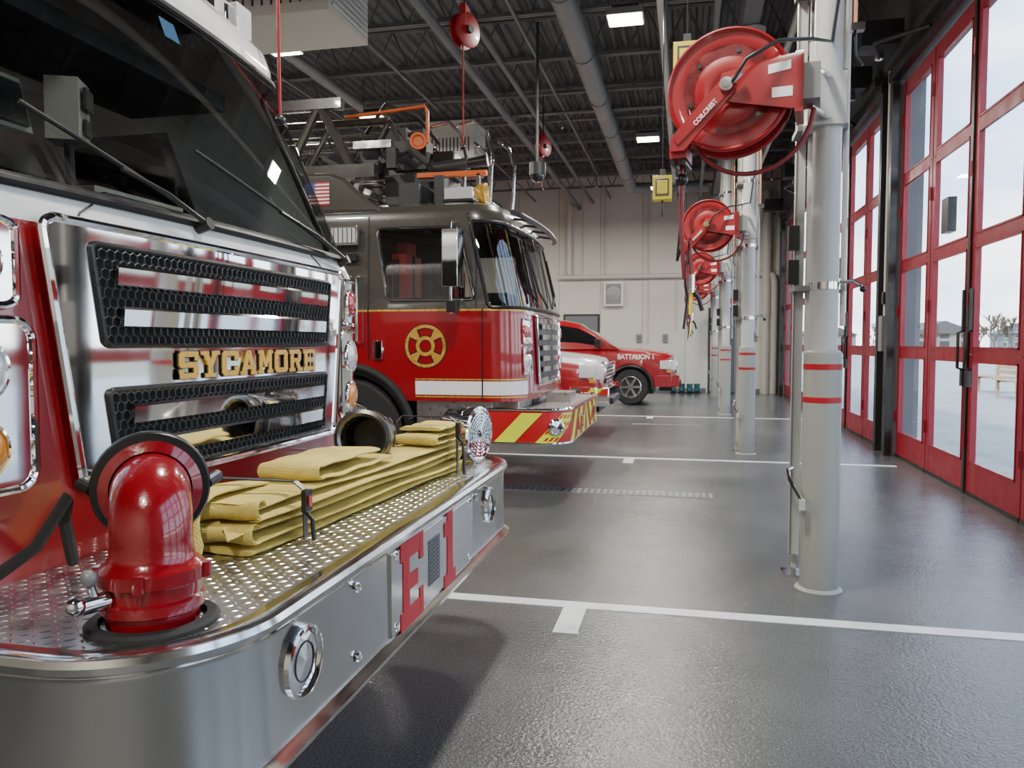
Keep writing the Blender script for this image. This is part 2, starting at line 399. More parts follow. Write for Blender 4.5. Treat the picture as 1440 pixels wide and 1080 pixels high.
for y in(5.22,10.8,16.46):
    b.b2((XD-.09,y-.09,1.3),(XD-.0,y+.09,1.75),DUCT);b.tube([(XD-.04,y,1.75),(XD-.04,y,4.9)],.018,PIPE)
    b.b2((XD-.07,y-.05,1.9),(XD,y+.05,2.05),BLACK)
b.finish('door_control_box')
b=B();vs=[];fs=[];x=XL;P=[]
while x<XD+.3:
    P+=[(x,ZC),(x+.06,ZC),(x+.09,ZC+.05),(x+.15,ZC+.05)];x+=.18
for p in P: vs+=[(p[0],YN,p[1]),(p[0],YB,p[1])]
fs=[(2*i,2*i+1,2*i+3,2*i+2) for i in range(len(P)-1)]
b.add(vs,fs,CEILD);b.b2((XL,YN,ZC+.08),(XD+.3,YB,ZC+.2),CEILD);b.finish('ceiling')
def joist_mesh():
    b=B();z0,z1=5.62,6.27;x0,x1=XL+.05,XD-.05
    for s in(-.03,.03):
        b.b2((x0,s-.02,z1-.05),(x1,s+.02,z1),CEIL);b.b2((x0,s-.02,z0),(x1,s+.02,z0+.05),CEIL)
    n=int((x1-x0)/.55);d=(x1-x0)/n
    for i in range(n):
        xa=x0+i*d
        b.cyl((xa,0,z0+.03),(xa+d/2,0,z1-.03),.014,CEIL,n=5,caps=False);b.cyl((xa+d/2,0,z1-.03),(xa+d,0,z0+.03),.014,CEIL,n=5,caps=False)
    return b
y=.4;first=None
while y<YB-.3:
    if first is None: first=joist_mesh().finish('ceiling_joist');first.location.y=y
    else:
        o=bpy.data.objects.new('ceiling_joist',first.data);scene.collection.objects.link(o);o.location.y=y
    y+=1.62
b=B()
for x in(.72,-7.5):
    b.b2((x-.01,YN,5.3),(x+.01,YB,5.6),CEIL);b.b2((x-.1,YN,5.28),(x+.1,YB,5.3),CEIL);b.b2((x-.1,YN,5.6),(x+.1,YB,5.62),CEIL)
b.finish('ceiling_beam')
b=B()
for x in(-.3,-2.2,-4.4,-6.3,1.6):
    b.b2((x-.02,YN+.02,5.58),(x+.02,YB-.02,5.62),CEIL)
b.finish('joist_bridging')
b=B()
b.cyl((-1.45,YN+.02,5.42),(-1.45,20,5.42),.15,DUCT,n=20)
for y in range(-3,20,2): b.cyl((-1.45,y,5.42),(-1.45,y+.06,5.42),.165,DUCT,n=20)
b.tube([(-1.45,20,5.42),(-1.45,20.6,5.42),(-1.2,20.8,5.42),(.5,20.8,5.42)],.15,DUCT,n=16)
b.finish('exhaust_duct')
b=B()
for (x,z,r,m) in((-.35,5.5,.05,PIPE),(-2.7,5.5,.04,CEIL),(-3.1,5.35,.06,CEIL),(1.3,5.45,.05,PIPE),(1.5,5.2,.03,PIPE),(-5.5,5.45,.08,DUCT),(.3,5.2,.04,CEIL)):
    b.cyl((x,YN,z),(x,YB,z),r,m,n=12)
for y in(2.6,8.3,14,19.4):
    b.cyl((-9,y,5.5),(XD,y,5.5),.03,CEIL,n=10)
    for x in(-6,-2.2,1.9): b.cyl((x,y,5.5),(x,y,5.25),.015,CEIL,n=8);b.sphere((x,y,5.24),.03,STEEL,8)
b.finish('ceiling_pipes')
def light_fix(x,y,z=4.95,power=190):
    b=B();b.box((x,y,z+.06),(.40,.34,.07),DUCT);b.box((x,y,z+.12),(.3,.16,.08),DGREY)
    for s in(-.085,.085): b.box((x,y+s,z+.02),(.37,.14,.012),LAMP)
    for s in(-.18,.18): b.tube([(x+s,y,z+.1),(x+s,y,5.62)],.005,DGREY,n=5)
    o=b.finish('high_bay_light')
    ld=bpy.data.lights.new('lamp','AREA');ld.shape='RECTANGLE';ld.size=.38;ld.size_y=.32;ld.energy=power;ld.color=(1,.95,.86)
    lo=bpy.data.objects.new('lamp',ld);scene.collection.objects.link(lo);lo.location=(x,y,z-.0);lo.parent=o
for (x,y) in((-.7,3.5),(-.7,8.9),(-.7,14.1),(-.65,18.5),(-4.9,3.5),(-4.85,8.9),(-4.9,11.9),(-4.9,18.3),(-9.5,3.5),(-9.5,9.2),(-9.5,14.1),(-9.5,18.5),(-.7,-1.6),(-13.5,9.2)): light_fix(x,y)
def unit_heater(x0,x1,y0,y1,z0,z1):
    b=B();b.b2((x0,y0,z0),(x1,y1,z1),PIPE)
    n=9
    for i in range(n):
        z=z0+.08+(z1-z0-.16)*i/(n-1)
        b.box((x1+.01,(y0+y1)/2,z),(.03,(y1-y0)-.12,.03),POST,Matrix.Rotation(R(35),3,'Y'))
    for i in range(12):
        xx=x0+.1+(x1-x0-.2)*i/11
        b.b2((xx-.012,y0-.004,z0+.1),(xx+.012,y0,z0+.35),DGREY)
    for xx in(x0+.1,x1-.1):
        for yy in(y0+.1,y1-.1): b.cyl((xx,yy,z1),(xx,yy,5.62),.008,DGREY,n=6)
    b.finish('unit_heater',bevel=.01)
unit_heater(-4.95,-3.57,7.5,8.5,4.78,5.45)
unit_heater(-4.7,-3.75,13.7,14.5,4.75,5.4)
b=B();Yw=YB-.12
b.cyl((-3.7,Yw,3.33),(2.2,Yw,3.33),.07,PIPE,n=14);b.tube([(2.2,Yw,3.33),(2.32,Yw,3.28),(2.36,Yw,3.1),(2.36,Yw,0)],.1,PIPE,n=14)
b.cyl((-3.38,Yw,3.4),(-3.38,Yw,5.9),.08,PIPE,n=14)
for x,z0,z1 in((-2.35,3.4,5.8),(-1.1,3.3,5.8),(-1.1,1.4,3.3),(-3.0,3.4,5.8),(.4,3.3,5.8),(-.3,1.7,3.3)): b.cyl((x,YB-.03,z0),(x,YB-.03,z1),.018,PIPE,n=8)
b.cyl((2.15,Yw,0),(2.15,Yw,5.6),.13,PIPE,n=16)
for z in(.5,2.2,4):b.cyl((2.15,Yw,z),(2.15,Yw,z+.1),.15,PIPE,n=16)
b.finish('wall_pipes')
b=B();b.b2((-2.36,YB-.18,2.48),(-1.80,YB,3.18),WHITE)
b.b2((-2.30,YB-.19,2.54),(-1.86,YB-.18,3.12),DUCT)
b.lathe((-2.08,YB-.18,2.85),(0,-1,0),[(.2,0),(.2,.02),(.18,.03),(.0,.03)],POST,24)
for r in(.17,.13,.09,.05): b.tube([(-2.08+r*math.cos(a*math.pi/12),YB-.215,2.85+r*math.sin(a*math.pi/12)) for a in range(24)],.006,DGREY,n=5,closed=True)
b.finish('wall_fan_heater',bevel=.01)
for k,(x0,x1,zt) in enumerate(((.66,1.6,2.35),(-3.5,-2.55,2.2))):
    b=B();b.b2((x0-.06,YB-.03,0),(x1+.06,YB+.01,zt+.06),DGREY);b.b2((x0,YB-.05,.01),(x1,YB-.02,zt),GREYW)
    b.b2((x0+.25,YB-.06,1.2),(x0+.45,YB-.05,1.9),DARKGL);b.cyl((x1-.1,YB-.05,1.0),(x1-.1,YB-.11,1.0),.015,STEEL,n=8);b.b2((x1-.22,YB-.12,.99),(x1-.08,YB-.1,1.01),STEEL)
    b.finish('door_%d'%(5+k))
b=B();b.b2((1.0,YB-.03,2.52),(1.5,YB,2.68),SIGNRED);b.finish('wall_sign')
b=B()
for x,z in((1.85,1.6),(-.6,1.55),(-1.35,1.55)):
    b.b2((x-.07,YB-.06,z-.12),(x+.07,YB,z+.12),DUCT);b.b2((x-.05,YB-.07,z-.05),(x+.05,YB-.06,z+.07),GREYW)
b.finish('electrical_panel',bevel=.008)
# ------------------------------------------------------------------ columns
def column(x,y,name='steel_column'):
    e=empty(name);b=B()
    b.cyl((x,y,1.3),(x,y,5.27),.076,POST,n=28)
    b.cyl((x,y,5.2),(x,y,5.27),.16,POST,n=20)
    b.finish('post',e)
    b=B();b.lathe((x,y,0),(0,0,1),[(.0,0),(.103,0),(.103,1.33),(.099,1.35),(.086,1.362),(.0,1.365)],SLEEVE,36)
    for z in(1.085,1.27): b.lathe((x,y,z),(0,0,1),[(.103,-.016),(.1045,-.015),(.1045,.015),(.103,.016)],STRIPE,36)
    b.lathe((x,y,0),(0,0,1),[(.13,0),(.13,.006),(.106,.02)],SLEEVE,24)
    b.finish('bollard_sleeve',e)
    b=B()
    b.b2((x-.13,y+.26,.12),(x-.075,y+.31,5.27),POST)
    b.b2((x-.13,y+.255,.12),(x-.12,y+.262,5.27),DUCT)
    b.cyl((x-.045,y+.22,.05),(x-.045,y+.22,5.27),.028,PIPE,n=12)
    b.b2((x-.17,y+.2,.0),(x+.01,y+.36,.012),STEEL)
    b.b2((x-.12,y+.25,0),(x-.09,y+.31,.13),STEEL)
    b.cyl((x+.12,y+.12,1.5),(x+.12,y+.12,5.27),.016,PIPE,n=10)
    b.cyl((x+.085,y-.02,2.9),(x+.085,y-.02,5.27),.014,PIPE,n=10)
    b.tube([(x+.12,y-.06,3.1),(x+.12,y-.06,5.27)],.011,COPPER)
    b.tube([(x+.12,y-.06,3.1),(x+.125,y-.07,2.95),(x+.16,y-.07,2.9)],.008,BLACK);b.box((x+.13,y-.07,3.1),(.07,.05,.04),STEEL)
    for z in(1.7,2.6,3.4,4.3):
        b.b2((x-.15,y+.06,z),(x+.12,y+.30,z+.03),DUCT)
        b.lathe((x,y,z),(0,0,1),[(.076,-.0),(.083,0),(.083,.04),(.076,.04)],STEEL,24)
    for z in (1.75,1.95): b.b2((x-.17,y+.2,z),(x-.11,y+.27,z+.14),BLACK)
    b.cyl((x-.045,y+.22,3.15),(x-.045,y+.22,3.4),.04,STEEL,n=12)
    b.finish('conduits',e)
    b=B();b.tube([(x-.12,y+.23,.66),(x-.16,y+.12,.66),(x-.16,y+.06,.62),(x-.11,y-.10,.52)],.012,STEEL)
    b.box((x-.11,y-.10,.50),(.03,.03,.06),POST)
    b.tube([(x+.1,y+.1,1.75),(x+.16,y+.05,1.75),(x+.19,y,1.72)],.01,STEEL);b.sphere((x+.2,y-.01,1.70),.018,BLACK,10)
    b.finish('bracket',e)
    return e
CX=.75;CY=[4.68,10.28,15.9,21.6]
for y in CY: column(CX,y)
# ------------------------------------------------------------------ hose reel
def hose_reel(cx,cy,cz,Rr,xcol,ycol):
    e=empty('hose_reel')
    b=B();w=.085;tilt=Matrix.Rotation(R(-9),3,'Z')
    ax=tilt@Vector((0,-1,0));o=Vector((cx,cy,cz))
    def fl(h,s):
        b.lathe(o+ax*h,ax*s,[(.0,.0),(.07,.0),(.09,.010),(Rr*.50,.010),(Rr*.55,.0),(Rr*.74,.0),(Rr*.78,.006),(Rr*.92,.006),(Rr*.97,.024),(Rr,.018),(Rr,.006),(Rr*.97,-.004),(0,-.004)],REELRED,56)
    fl(w,1);fl(-w,-1)
    for k in range(8):
        h=-w+.02+k*(2*w-.04)/7
        b.lathe(o+ax*h,ax,[(Rr*.78+.011*math.cos(a*math.pi/4),.011*math.sin(a*math.pi/4)) for a in range(9)],HOSER,40)
    b.cyl(o-ax*w,o+ax*w,Rr*.75,HOSER,n=32)
    for k in range(6):
        a=k*math.pi/3+.3;rt=tilt@Vector((math.cos(a),0,math.sin(a)))
        p=o+rt*Rr*.64+ax*(w+.001);b.cyl(p,p+ax*.004,.012,BLACK,n=10)
    b.finish('drum',e)
    b=B();X=tilt@Vector((1,0,0));Z=Vector((0,0,1));f=w+.045
    def pl(pts,d0,d1,m): b.prism([o+X*p[0]+Z*p[1]+ax*d0 for p in pts],ax*(d1-d0),m)
    pl([(-.03,.075),(.31,.13),(.37,.13),(.37,-.14),(.31,-.14),(.02,-.08),(-.05,-.03)],f,f+.012,REELRED)
    pl([(.33,.14),(.37,.14),(.37,-.16),(.33,-.16)],-f,f+.012,REELRED)
    pl([(-.03,.04),(.04,-.03),(-.22,-.31),(-.29,-.31),(-.29,-.24)],f+.012,f+.03,REELRED)
    pl([(.03,.02),(.05,-.0),(-.25,-.28),(-.27,-.25)],f+.03,f+.036,REELRED)
    b.cyl(o+ax*(f+.0),o+ax*(f+.07),.035,STEEL,n=18);b.cyl(o+ax*(f+.07),o+ax*(f+.09),.02,STEEL,n=8)
    b.cyl(o+ax*(f+.05)+X*.01+Z*.0,o+ax*(f+.05)+X*.07+Z*.05,.016,STEEL,n=10)
    pl([(.20,.085),(.31,.10),(.31,.055),(.20,.04)],f+.012,f+.015,TAPEW);pl([(.22,-.03),(.32,-.03),(.32,-.08),(.22,-.08)],f+.012,f+.014,TAPEW)
    d=Vector((.26,0,.27)).normalized();rt=X*d.x+Z*d.z;up=(-X*d.z+Z*d.x)
    b.text('COILCREST',o+X*-.108+Z*-.125+ax*(f+.042),rt,up,.16,.026,TAPEW,.002)
    g=o+X*-.255+Z*-.31
    b.box(g+ax*.03,(.09,.2,.06),REELRED,tilt)
    for s in(-.03,.03): b.cyl(g+X*s-ax*.08+Z*-.05,g+X*s+ax*.12+Z*-.05,.013,BLACK,n=10)
    b.box(o+X*.41,(.08,.20,.18),DUCT,tilt)
    b.tube([o+X*.40+Z*.10,Vector((xcol,ycol-.07,cz+.12))],.018,STEEL)
    b.tube([o+X*.40-Z*.10,Vector((xcol,ycol-.07,cz-.10))],.018,STEEL)
    b.box((xcol-.02,ycol,cz),(.20,.20,.28),POST)
    b.finish('arm',e,bevel=.002,seg=1)
    b=B()
    h0=g+Z*-.06
    zb=1.78
    b.tube([g+Z*.1+X*.05,h0,h0+Vector((.0,0,-.3)),h0+Vector((.02,.02,-.6)),(h0.x+.05,h0.y,zb+.2),(h0.x+.06,h0.y,zb)],.013,HOSER)
    b.sphere(h0+Vector((0,0,-.06)),.035,BLACK,12);b.cyl((h0.x+.06,h0.y,zb),(h0.x+.06,h0.y,zb-.1),.018,STEEL);b.tube([(h0.x+.06,h0.y,zb-.08),(h0.x+.10,h0.y,zb-.13),(h0.x+.12,h0.y,zb-.2)],.012,BLACK)
    b.cyl((h0.x+.06,h0.y,zb-.1),(h0.x+.055,h0.y,zb-.22),.01,YELLOW,n=8)
    b.tube([h0+Vector((.02,.04,0)),h0+Vector((-.02,.05,-.5)),(h0.x-.0,h0.y+.05,zb+.15),(h0.x+.04,h0.y+.05,zb-.12),(h0.x+.02,h0.y+.05,zb-.3)],.007,BLACK)
    pts=[];
    for k in range(17):
        a=R(200+ (355-200)*k/16);pts.append(o+X*(.10+math.cos(a)*.32)+Z*(-.10+math.sin(a)*.33)+ax*(.02))
    pts=[o+X*-.20+Z*-.23]+pts+[Vector((xcol-.08,ycol-.04,cz-.02)),Vector((xcol-.08,ycol-.04,cz+.1))]
    b.tube(pts,.013,HOSER)
    b.tube([o+ax*(f+.08)+X*.03,o+ax*(f+.1)+X*.1+Z*.10,o+ax*(f+.05)+X*.25+Z*.19,o+X*.4+Z*.24,Vector((xcol,ycol-.09,cz+.3)),Vector((xcol+.05,ycol-.1,cz+.7))],.01,BLACK)
    b.finish('hose',e)
hose_reel(.215,4.42,2.73,.32,CX,CY[0])
hose_reel(.25,10.0,2.84,.31,CX,CY[1])
hose_reel(.25,15.6,2.84,.31,CX,CY[2])
hose_reel(.25,21.3,2.84,.31,CX,CY[3])
def red_reel(x,y,z,zlow):
    e=empty('cord_reel');b=B()
    b.lathe((x,y,z),(1,-.5,0),[(0,-.06),(.15,-.06),(.17,-.05),(.17,-.035),(.12,-.03),(.12,.03),(.17,.035),(.17,.05),(.15,.06),(0,.06)],REELRED,32)
    b.b2((x-.03,y-.08,z+.05),(x+.03,y+.08,z+.24),REELRED);b.cyl((x,y,z+.2),(x,y,5.57),.012,DGREY,n=6)
    b.cyl((x-.08,y+.04,z),(x+.08,y-.04,z),.04,DGREY)
    b.finish('drum',e);b=B();b.tube([(x-.02,y,z-.12),(x-.02,y,z-.5),(x-.02,y,zlow)],.008,REELRED,n=6);b.sphere((x-.02,y,zlow),.025,BLACK,10);b.finish('cord',e)
red_reel(-2.17,7.6,4.48,3.35)
red_reel(-2.4,13.2,4.72,4.0)
red_reel(-1.77,3.25,4.3,2.40)
def yellow_reel(x,y,z):
    b=B();b.box((x,y,z),(.2,.16,.25),YELLOW);b.box((x,y-.083,z),(.14,.01,.18),BLACK);b.box((x,y-.09,z),(.11,.01,.14),YELLOW)
    b.cyl((x,y,z+.12),(x,y,5.4),.006,BLACK,n=6);b.box((x,y,z+.16),(.06,.05,.08),DGREY);b.tube([(x,y,z-.12),(x,y,z-.3)],.012,BLACK)
    b.finish('yellow_cord_reel',bevel=.02)
yellow_reel(-.27,8.6,3.05);yellow_reel(-.02,6.1,3.5)
b=B();b.cyl((-1.95,10.3,3.75),(-1.95,10.3,5.6),.02,DGREY,n=8);b.cyl((-1.95,10.3,3.62),(-1.95,10.3,3.78),.11,BLACK,n=20);b.sphere((-1.95,10.3,3.62),.10,DARKGL,16);b.finish('dome_camera')
# ------------------------------------------------------------------ bumper helper
def upath(xb,xf,y0,y1,r,n=12,bow=0.):
    P=[];
    for x in lin(xb,xf-r,6)[:-1]: P.append((x,y0))
    for k in range(n+1):
        a=math.pi/2*k/n;P.append((xf-r+r*math.sin(a),y0+r-r*math.cos(a)))
    for y in lin(y0+r,y1-r,26)[1:-1]: P.append((xf,y))
    for k in range(n+1):
        a=math.pi/2*k/n;P.append((xf-r+r*math.cos(a),y1-r+r*math.sin(a)))
    for x in lin(xf-r,xb,6)[1:]: P.append((x,y1))
    return P
def bumper_surf(P,b,prof,m):
    n=len(P);N=[]
    for i in range(n):
        a=Vector(P[max(i-1,0)]);c=Vector(P[min(i+1,n-1)]);t=(c-a).normalized();N.append(Vector((t.y,-t.x)))
    vs=[];k=len(prof)
    for i in range(n):
        for (o,z) in prof: vs.append((P[i][0]+N[i].x*o,P[i][1]+N[i].y*o,z))
    b.add(vs,[(i*k+j,(i+1)*k+j,(i+1)*k+j+1,i*k+j+1) for i in range(n-1) for j in range(k-1)],m)
    L=[0]
    for i in range(1,n): L.append(L[-1]+(Vector(P[i])-Vector(P[i-1])).length)
    def S(u,z):
        u=max(0,min(L[-1]-1e-6,u))
        for i in range(n-1):
            if u<=L[i+1]:
                t=(u-L[i])/(L[i+1]-L[i]);return Vector((P[i][0]*(1-t)+P[i+1][0]*t,P[i][1]*(1-t)+P[i+1][1]*t,z))
    return S,L[-1]
def lozenges(b,x0,x1,y0,y1,z,inside,pitch=.026):
    nx=int((x1-x0)/pitch);ny=int((y1-y0)/pitch)
    for i in range(nx):
        for j in range(ny):
            x=x0+(i+.5)*pitch;y=y0+(j+.5)*pitch
            if not inside(x,y): continue
            a=R(45) if (i+j)%2 else R(-45);c,s=math.cos(a),math.sin(a)
            def pt(u,v,h): return (x+u*c-v*s,y+u*s+v*c,z+h)
            l=.0125;w=.0040
            b.add([pt(-l,0,0),pt(0,-w,0),pt(l,0,0),pt(0,w,0),pt(-l*.5,0,.0014),pt(l*.5,0,.0014)],[(0,1,4),(1,5,4),(1,2,5),(2,3,5),(3,4,5),(3,0,4)],TREADD)
GL={'S':([(.08,.8,1,1),(0,.46,.26,.92),(.06,.4,.94,.6),(.74,.08,1,.54),(0,0,.92,.2),(.8,.66,1,.98),(0,.02,.2,.34)],[]),
'Y':([(.37,0,.63,.5),(.2,0,.8,.15),(-.04,.86,.42,1),(.58,.86,1.04,1)],[[(.04,1),(.33,1),(.62,.42),(.38,.42)],[(.96,1),(.67,1),(.38,.42),(.62,.42)]]),
'C':([(0,.12,.27,.88),(.10,.8,.92,1),(.10,0,.92,.2),(.76,.62,1,.98),(.76,.04,1,.36)],[[(0,.88),(.12,1),(.3,.8),(.2,.7)],[(0,.12),(.12,0),(.3,.2),(.2,.3)]]),
'A':([(.25,.22,.75,.4),(-.05,0,.36,.14),(.64,0,1.05,.14)],[[(.02,0),(.28,0),(.62,1),(.36,1)],[(.72,0),(.98,0),(.64,1),(.38,1)]]),
'M':([(.06,0,.28,1),(.72,0,.94,1),(-.03,0,.36,.15),(.64,0,1.03,.15),(-.03,.86,.2,1),(.8,.86,1.03,1)],[[(.08,1),(.32,1),(.6,.28),(.42,.28)],[(.92,1),(.68,1),(.4,.28),(.58,.28)]]),
'O':([(0,.12,.27,.88),(.73,.12,1,.88),(.12,.8,.88,1),(.12,0,.88,.2)],[[(0,.88),(.12,1),(.3,.8),(.2,.7)],[(1,.88),(.88,1),(.7,.8),(.8,.7)],[(0,.12),(.12,0),(.3,.2),(.2,.3)],[(1,.12),(.88,0),(.7,.2),(.8,.3)]]),
'R':([(.08,0,.33,1),(-.03,.82,.84,1),(.68,.52,.94,.92),(.3,.42,.86,.6),(-.03,0,.42,.15),(.66,0,1.05,.15)],[[(.42,.48),(.70,.48),(1,0),(.74,0)]]),
'E':([(.08,0,.33,1),(-.03,.82,1,1),(-.03,0,1,.18),(.3,.41,.72,.59),(.82,.66,1,1),(.82,0,1,.34)],[])}
def glyphs(b,txt,o,right,up,w,h,gap,m,depth,grow=0.):
    o=Vector(o);right=Vector(right);up=Vector(up);nn=right.cross(up);x=0
    for ch in txt:
        rects,quads=GL[ch];Q=[[(r[0]-grow,r[1]-grow*1.3),(r[2]+grow,r[1]-grow*1.3),(r[2]+grow,r[3]+grow*1.3),(r[0]-grow,r[3]+grow*1.3)] for r in rects]
        for q in quads:
            cx=sum(p[0] for p in q)/4;cy=sum(p[1] for p in q)/4
            Q.append([(p[0]+(grow if p[0]>cx else -grow),p[1]+(grow if p[1]>cy else -grow)) for p in q])
        for k,q in enumerate(Q): b.prism([o+right*(x+p[0]*w)+up*(p[1]*h) for p in q],nn*(depth+k*.0001),m)
        x+=w+gap
# ================================================================== FIRE ENGINE (near)
eng=empty('fire_engine');YC=2.41
tab=[(.84,-1.5,1.12,.15,.03),(1.0,-1.5,1.12,.15,.03),(1.70,-1.5,1.12,.15,.03),(1.80,-1.53,1.11,.17,.04),(2.57,-1.80,1.07,.24,.06),(2.64,-1.80,1.07,.24,.06),(2.71,-1.82,1.05,.24,.06),(2.78,-1.88,1.0,.24,.06),(2.815,-2.0,.90,.24,.06)]
S1=make_S(YC,tab,-4.1)
WS=(-1.72,1.72,1.80,2.57)
b=B();
us0=-S1.u(-2.45,2.2);us1=-S1.u(-3.1,2.2)
loft(b,S1,[WS,(us1,us0,1.75,2.45),(-us0,-us1,1.75,2.45)],lambda u,z: WHITE if z>1.69 else RED,extra_z=(1.69,1.02))
b.finish('cab',eng,smooth=30)
b=B()
out=patch(b,S1,(WS[0]-.03,WS[1]+.03,WS[0]-.03,WS[1]+.03),WS[2]-.02,WS[3]+.012,.006,TINT,nu=40,nz=10,rs=.06,rt=.12)
b.finish('windshield',eng)
b=B();b.tube(out,.014,BLACK,closed=True)
for s in(-1,1): 
    q=[s*us0,s*us1];patch(b,S1,(min(q),max(q),min(q),max(q)),1.75,2.45,.006,DARKGL)
patch(b,S1,(-1.7,1.7,-1.7,1.7),1.765,1.80,.010,BLACK,nu=40,nz=3)
for s in(-1,1):
    b.tube([offpt(S1,s*.72*q_,z_,.002) for q_,z_ in ((1,1.70),(.97,1.735),(.9,1.765))],.003,DGREY,n=5)
def surfpt(yl,z,off):
    u=yl/(S1.w(z)-S1.r(z))
    if abs(u)>1: u=math.copysign(1+(abs(yl)-(S1.w(z)-S1.r(z)))/S1.r(z)*.8,u)
    return offpt(S1,u,z,off)
for (py_,pz,ey,ez) in((-.18,1.765,-.76,1.96),(.93,1.765,-.08,2.0)):
    b.cyl(surfpt(py_,pz,.0),surfpt(py_,pz,.05),.02,BLACK)
    b.tube([surfpt(py_,pz,.04),surfpt(py_*.7+ey*.3,pz*.7+ez*.3,.05),surfpt(py_*.45+ey*.55,pz*.45+ez*.55,.035)],.008,BLACK)
    b.tube([surfpt(py_+(ey-py_)*t,pz+(ez-pz)*t+.03,.018) for t in lin(.08,1.0,12)],.007,RUBBER)
b.finish('cab_trim',eng)
b=B()
b.b2((-2.35,YC-1.0,1.60),(-1.74,YC+1.0,1.74),BLACK)
b.b2((-4.05,YC-1.02,1.0),(-4.0,YC+1.02,2.5),BLACK)
b.b2((-4.05,YC-1.1,.9),(-1.7,YC+1.1,.93),BLACK)
for s in(-.62,.62):
    b.b2((-3.1,YC+s-.25,1.3),(-2.6,YC+s+.25,1.45),DGREY);b.box((-3.1,YC+s,1.8),(.14,.5,.8),DGREY)
ry=Matrix.Rotation(R(25),3,'Z')
b.box((-2.0,2.24,2.16),(.10,.12,.20),GADGET,ry);b.box((-1.945,2.27,2.20),(.01,.08,.07),BLACK,ry);b.box((-1.95,2.27,2.11),(.01,.06,.05),DGREY,ry)
b.tube([(-2.0,2.24,2.08),(-2.02,2.27,1.9),(-2.0,2.3,1.74)],.015,DGREY)
b.box((-2.05,1.99,2.14),(.03,.24,.18),GADGET,Matrix.Rotation(R(-15),3,'Y'));b.box((-2.03,1.99,2.14),(.02,.2,.14),BLACK,Matrix.Rotation(R(-15),3,'Y'))
b.tube([(-2.05,1.99,2.06),(-2.1,2.0,1.74)],.015,DGREY)
b.box((-2.1,YC+.25,1.86),(.1,.5,.2),GADGET);b.box((-2.04,YC+.25,1.87),(.02,.44,.14),BLACK)
b.tube([(-2.5+.05*math.sin(a*math.pi/12),YC+.6+.22*math.cos(a*math.pi/12),1.8+.2*math.sin(a*math.pi/12)) for a in range(24)],.014,BLACK,closed=True)
b.b2((-2.6,YC-.9,2.47),(-2.1,YC+.9,2.54),DGREY)
b.finish('cab_interior',eng)
b=B();patch(b,S1,(.02,.12,.02,.12),2.46,2.53,-.004,BLUEST,nu=3,nz=2);b.finish('windshield_sticker',eng)
b=B()
out=patch(b,S1,(-.74,.74,-.855,.855),1.02,1.70,.028,CHROME,nu=40,nz=10,rs=.04,rt=.08)
b.tube(out,.012,CHROME,closed=True)
b.finish('chrome_fascia',eng)
b=B();hx=B();lv=B()
for (z0,z1,h0,h1) in((1.395,1.655,.660,.705),(1.045,1.275,.615,.655)):
    out=patch(b,S1,(-h0,h0,-h1,h1),z0,z1,.031,DEEP,nu=30,nz=6,rs=.03,rt=.12)
    b.tube(out,.009,BLACK,closed=True)
    rr=.0165;dy=rr*math.sqrt(3);dz=rr*1.5;j=0;z=z0+rr*.8
    while z<z1-rr*.6:
        hw=h0+(h1-h0)*(z-z0)/(z1-z0)-.012;y=-hw+(dy/2 if j%2 else 0)
        while y<hw:
            vs=[]
            for k in range(6):
                a=math.pi/6+k*math.pi/3
                for (q,of) in((1.,.039),(.82,.041)): vs.append(offpt(S1,y+rr*q*math.cos(a),min(max(z+rr*q*math.sin(a),z0),z1),of))
            hx.add(vs,[(2*k,2*((k+1)%6),2*((k+1)%6)+1,2*k+1) for k in range(6)],MESHB)
            y+=dy
        z+=dz;j+=1
    for fr in(.29,.71):
        zc=z0+(z1-z0)*fr;hw=h0+(h1-h0)*fr-.06
        n=30;vs=[]
        for y in lin(-hw,hw,n):
            for (dzz,of) in((-.028,.042),(-.024,.050),(.020,.054),(.028,.048),(.028,.042)): vs.append(offpt(S1,y,zc+dzz,of))
        lv.add(vs,[(i*5+q,(i+1)*5+q,(i+1)*5+q+1,i*5+q+1) for i in range(n-1) for q in range(4)]+[(0,1,2,3,4),tuple((n-1)*5+q for q in range(5))],CHROME)
b.finish('grille_backing',eng);hx.finish('grille_mesh',eng);lv.finish('grille_louvers',eng)
b=B()
xo=-1.5+.028
glyphs(b,'SYCAMORE',(xo,2.045,1.294),(0,1,0),(0,0,1),.094,.082,.0165,BLACK,.004,grow=.022)
glyphs(b,'SYCAMORE',(xo,2.045,1.294),(0,1,0),(0,0,1),.094,.082,.0165,GOLD,.008)
b.finish('name_lettering',eng)
b=B()
for s in(-1,1):
    def mm(a,c): return (s*a,s*c) if s>0 else (-c,-a)
    for (z0,z1,a,c) in((1.485,1.685,.91,1.75),(1.06,1.455,.87,1.75)):
        q=mm(a,c)
        out=patch(b,S1,(q[0],q[1],q[0],q[1]),z0,z1,.008,CHROME,nu=20,nz=8,rs=.12,rt=.25);b.tube(out,.010,CHROME,closed=True)
    for (u,z,r,m) in((1.04,1.585,.052,REDLENS),(1.6,1.585,.05,REDLENS),(1.04,1.16,.056,AMBER),(1.05,1.34,.062,CLEARLENS),(1.65,1.34,.062,CLEARLENS),(1.65,1.16,.055,CLEARLENS)):
        p=offpt(S1,s*u,z,.002);nn=(offpt(S1,s*u,z,.05)-p).normalized()
        b.lathe(p,nn,[(r*1.15,0),(r*1.1,.008),(r,.008),(r*.9,.013),(r*.5,.018),(0,.020)],m,24)
        b.lathe(p,nn,[(r*1.22,0),(r*1.2,.011),(r*1.06,.013),(r*1.04,.008)],CHROME,24)
b.finish('headlights',eng)
b=B();zl=2.815
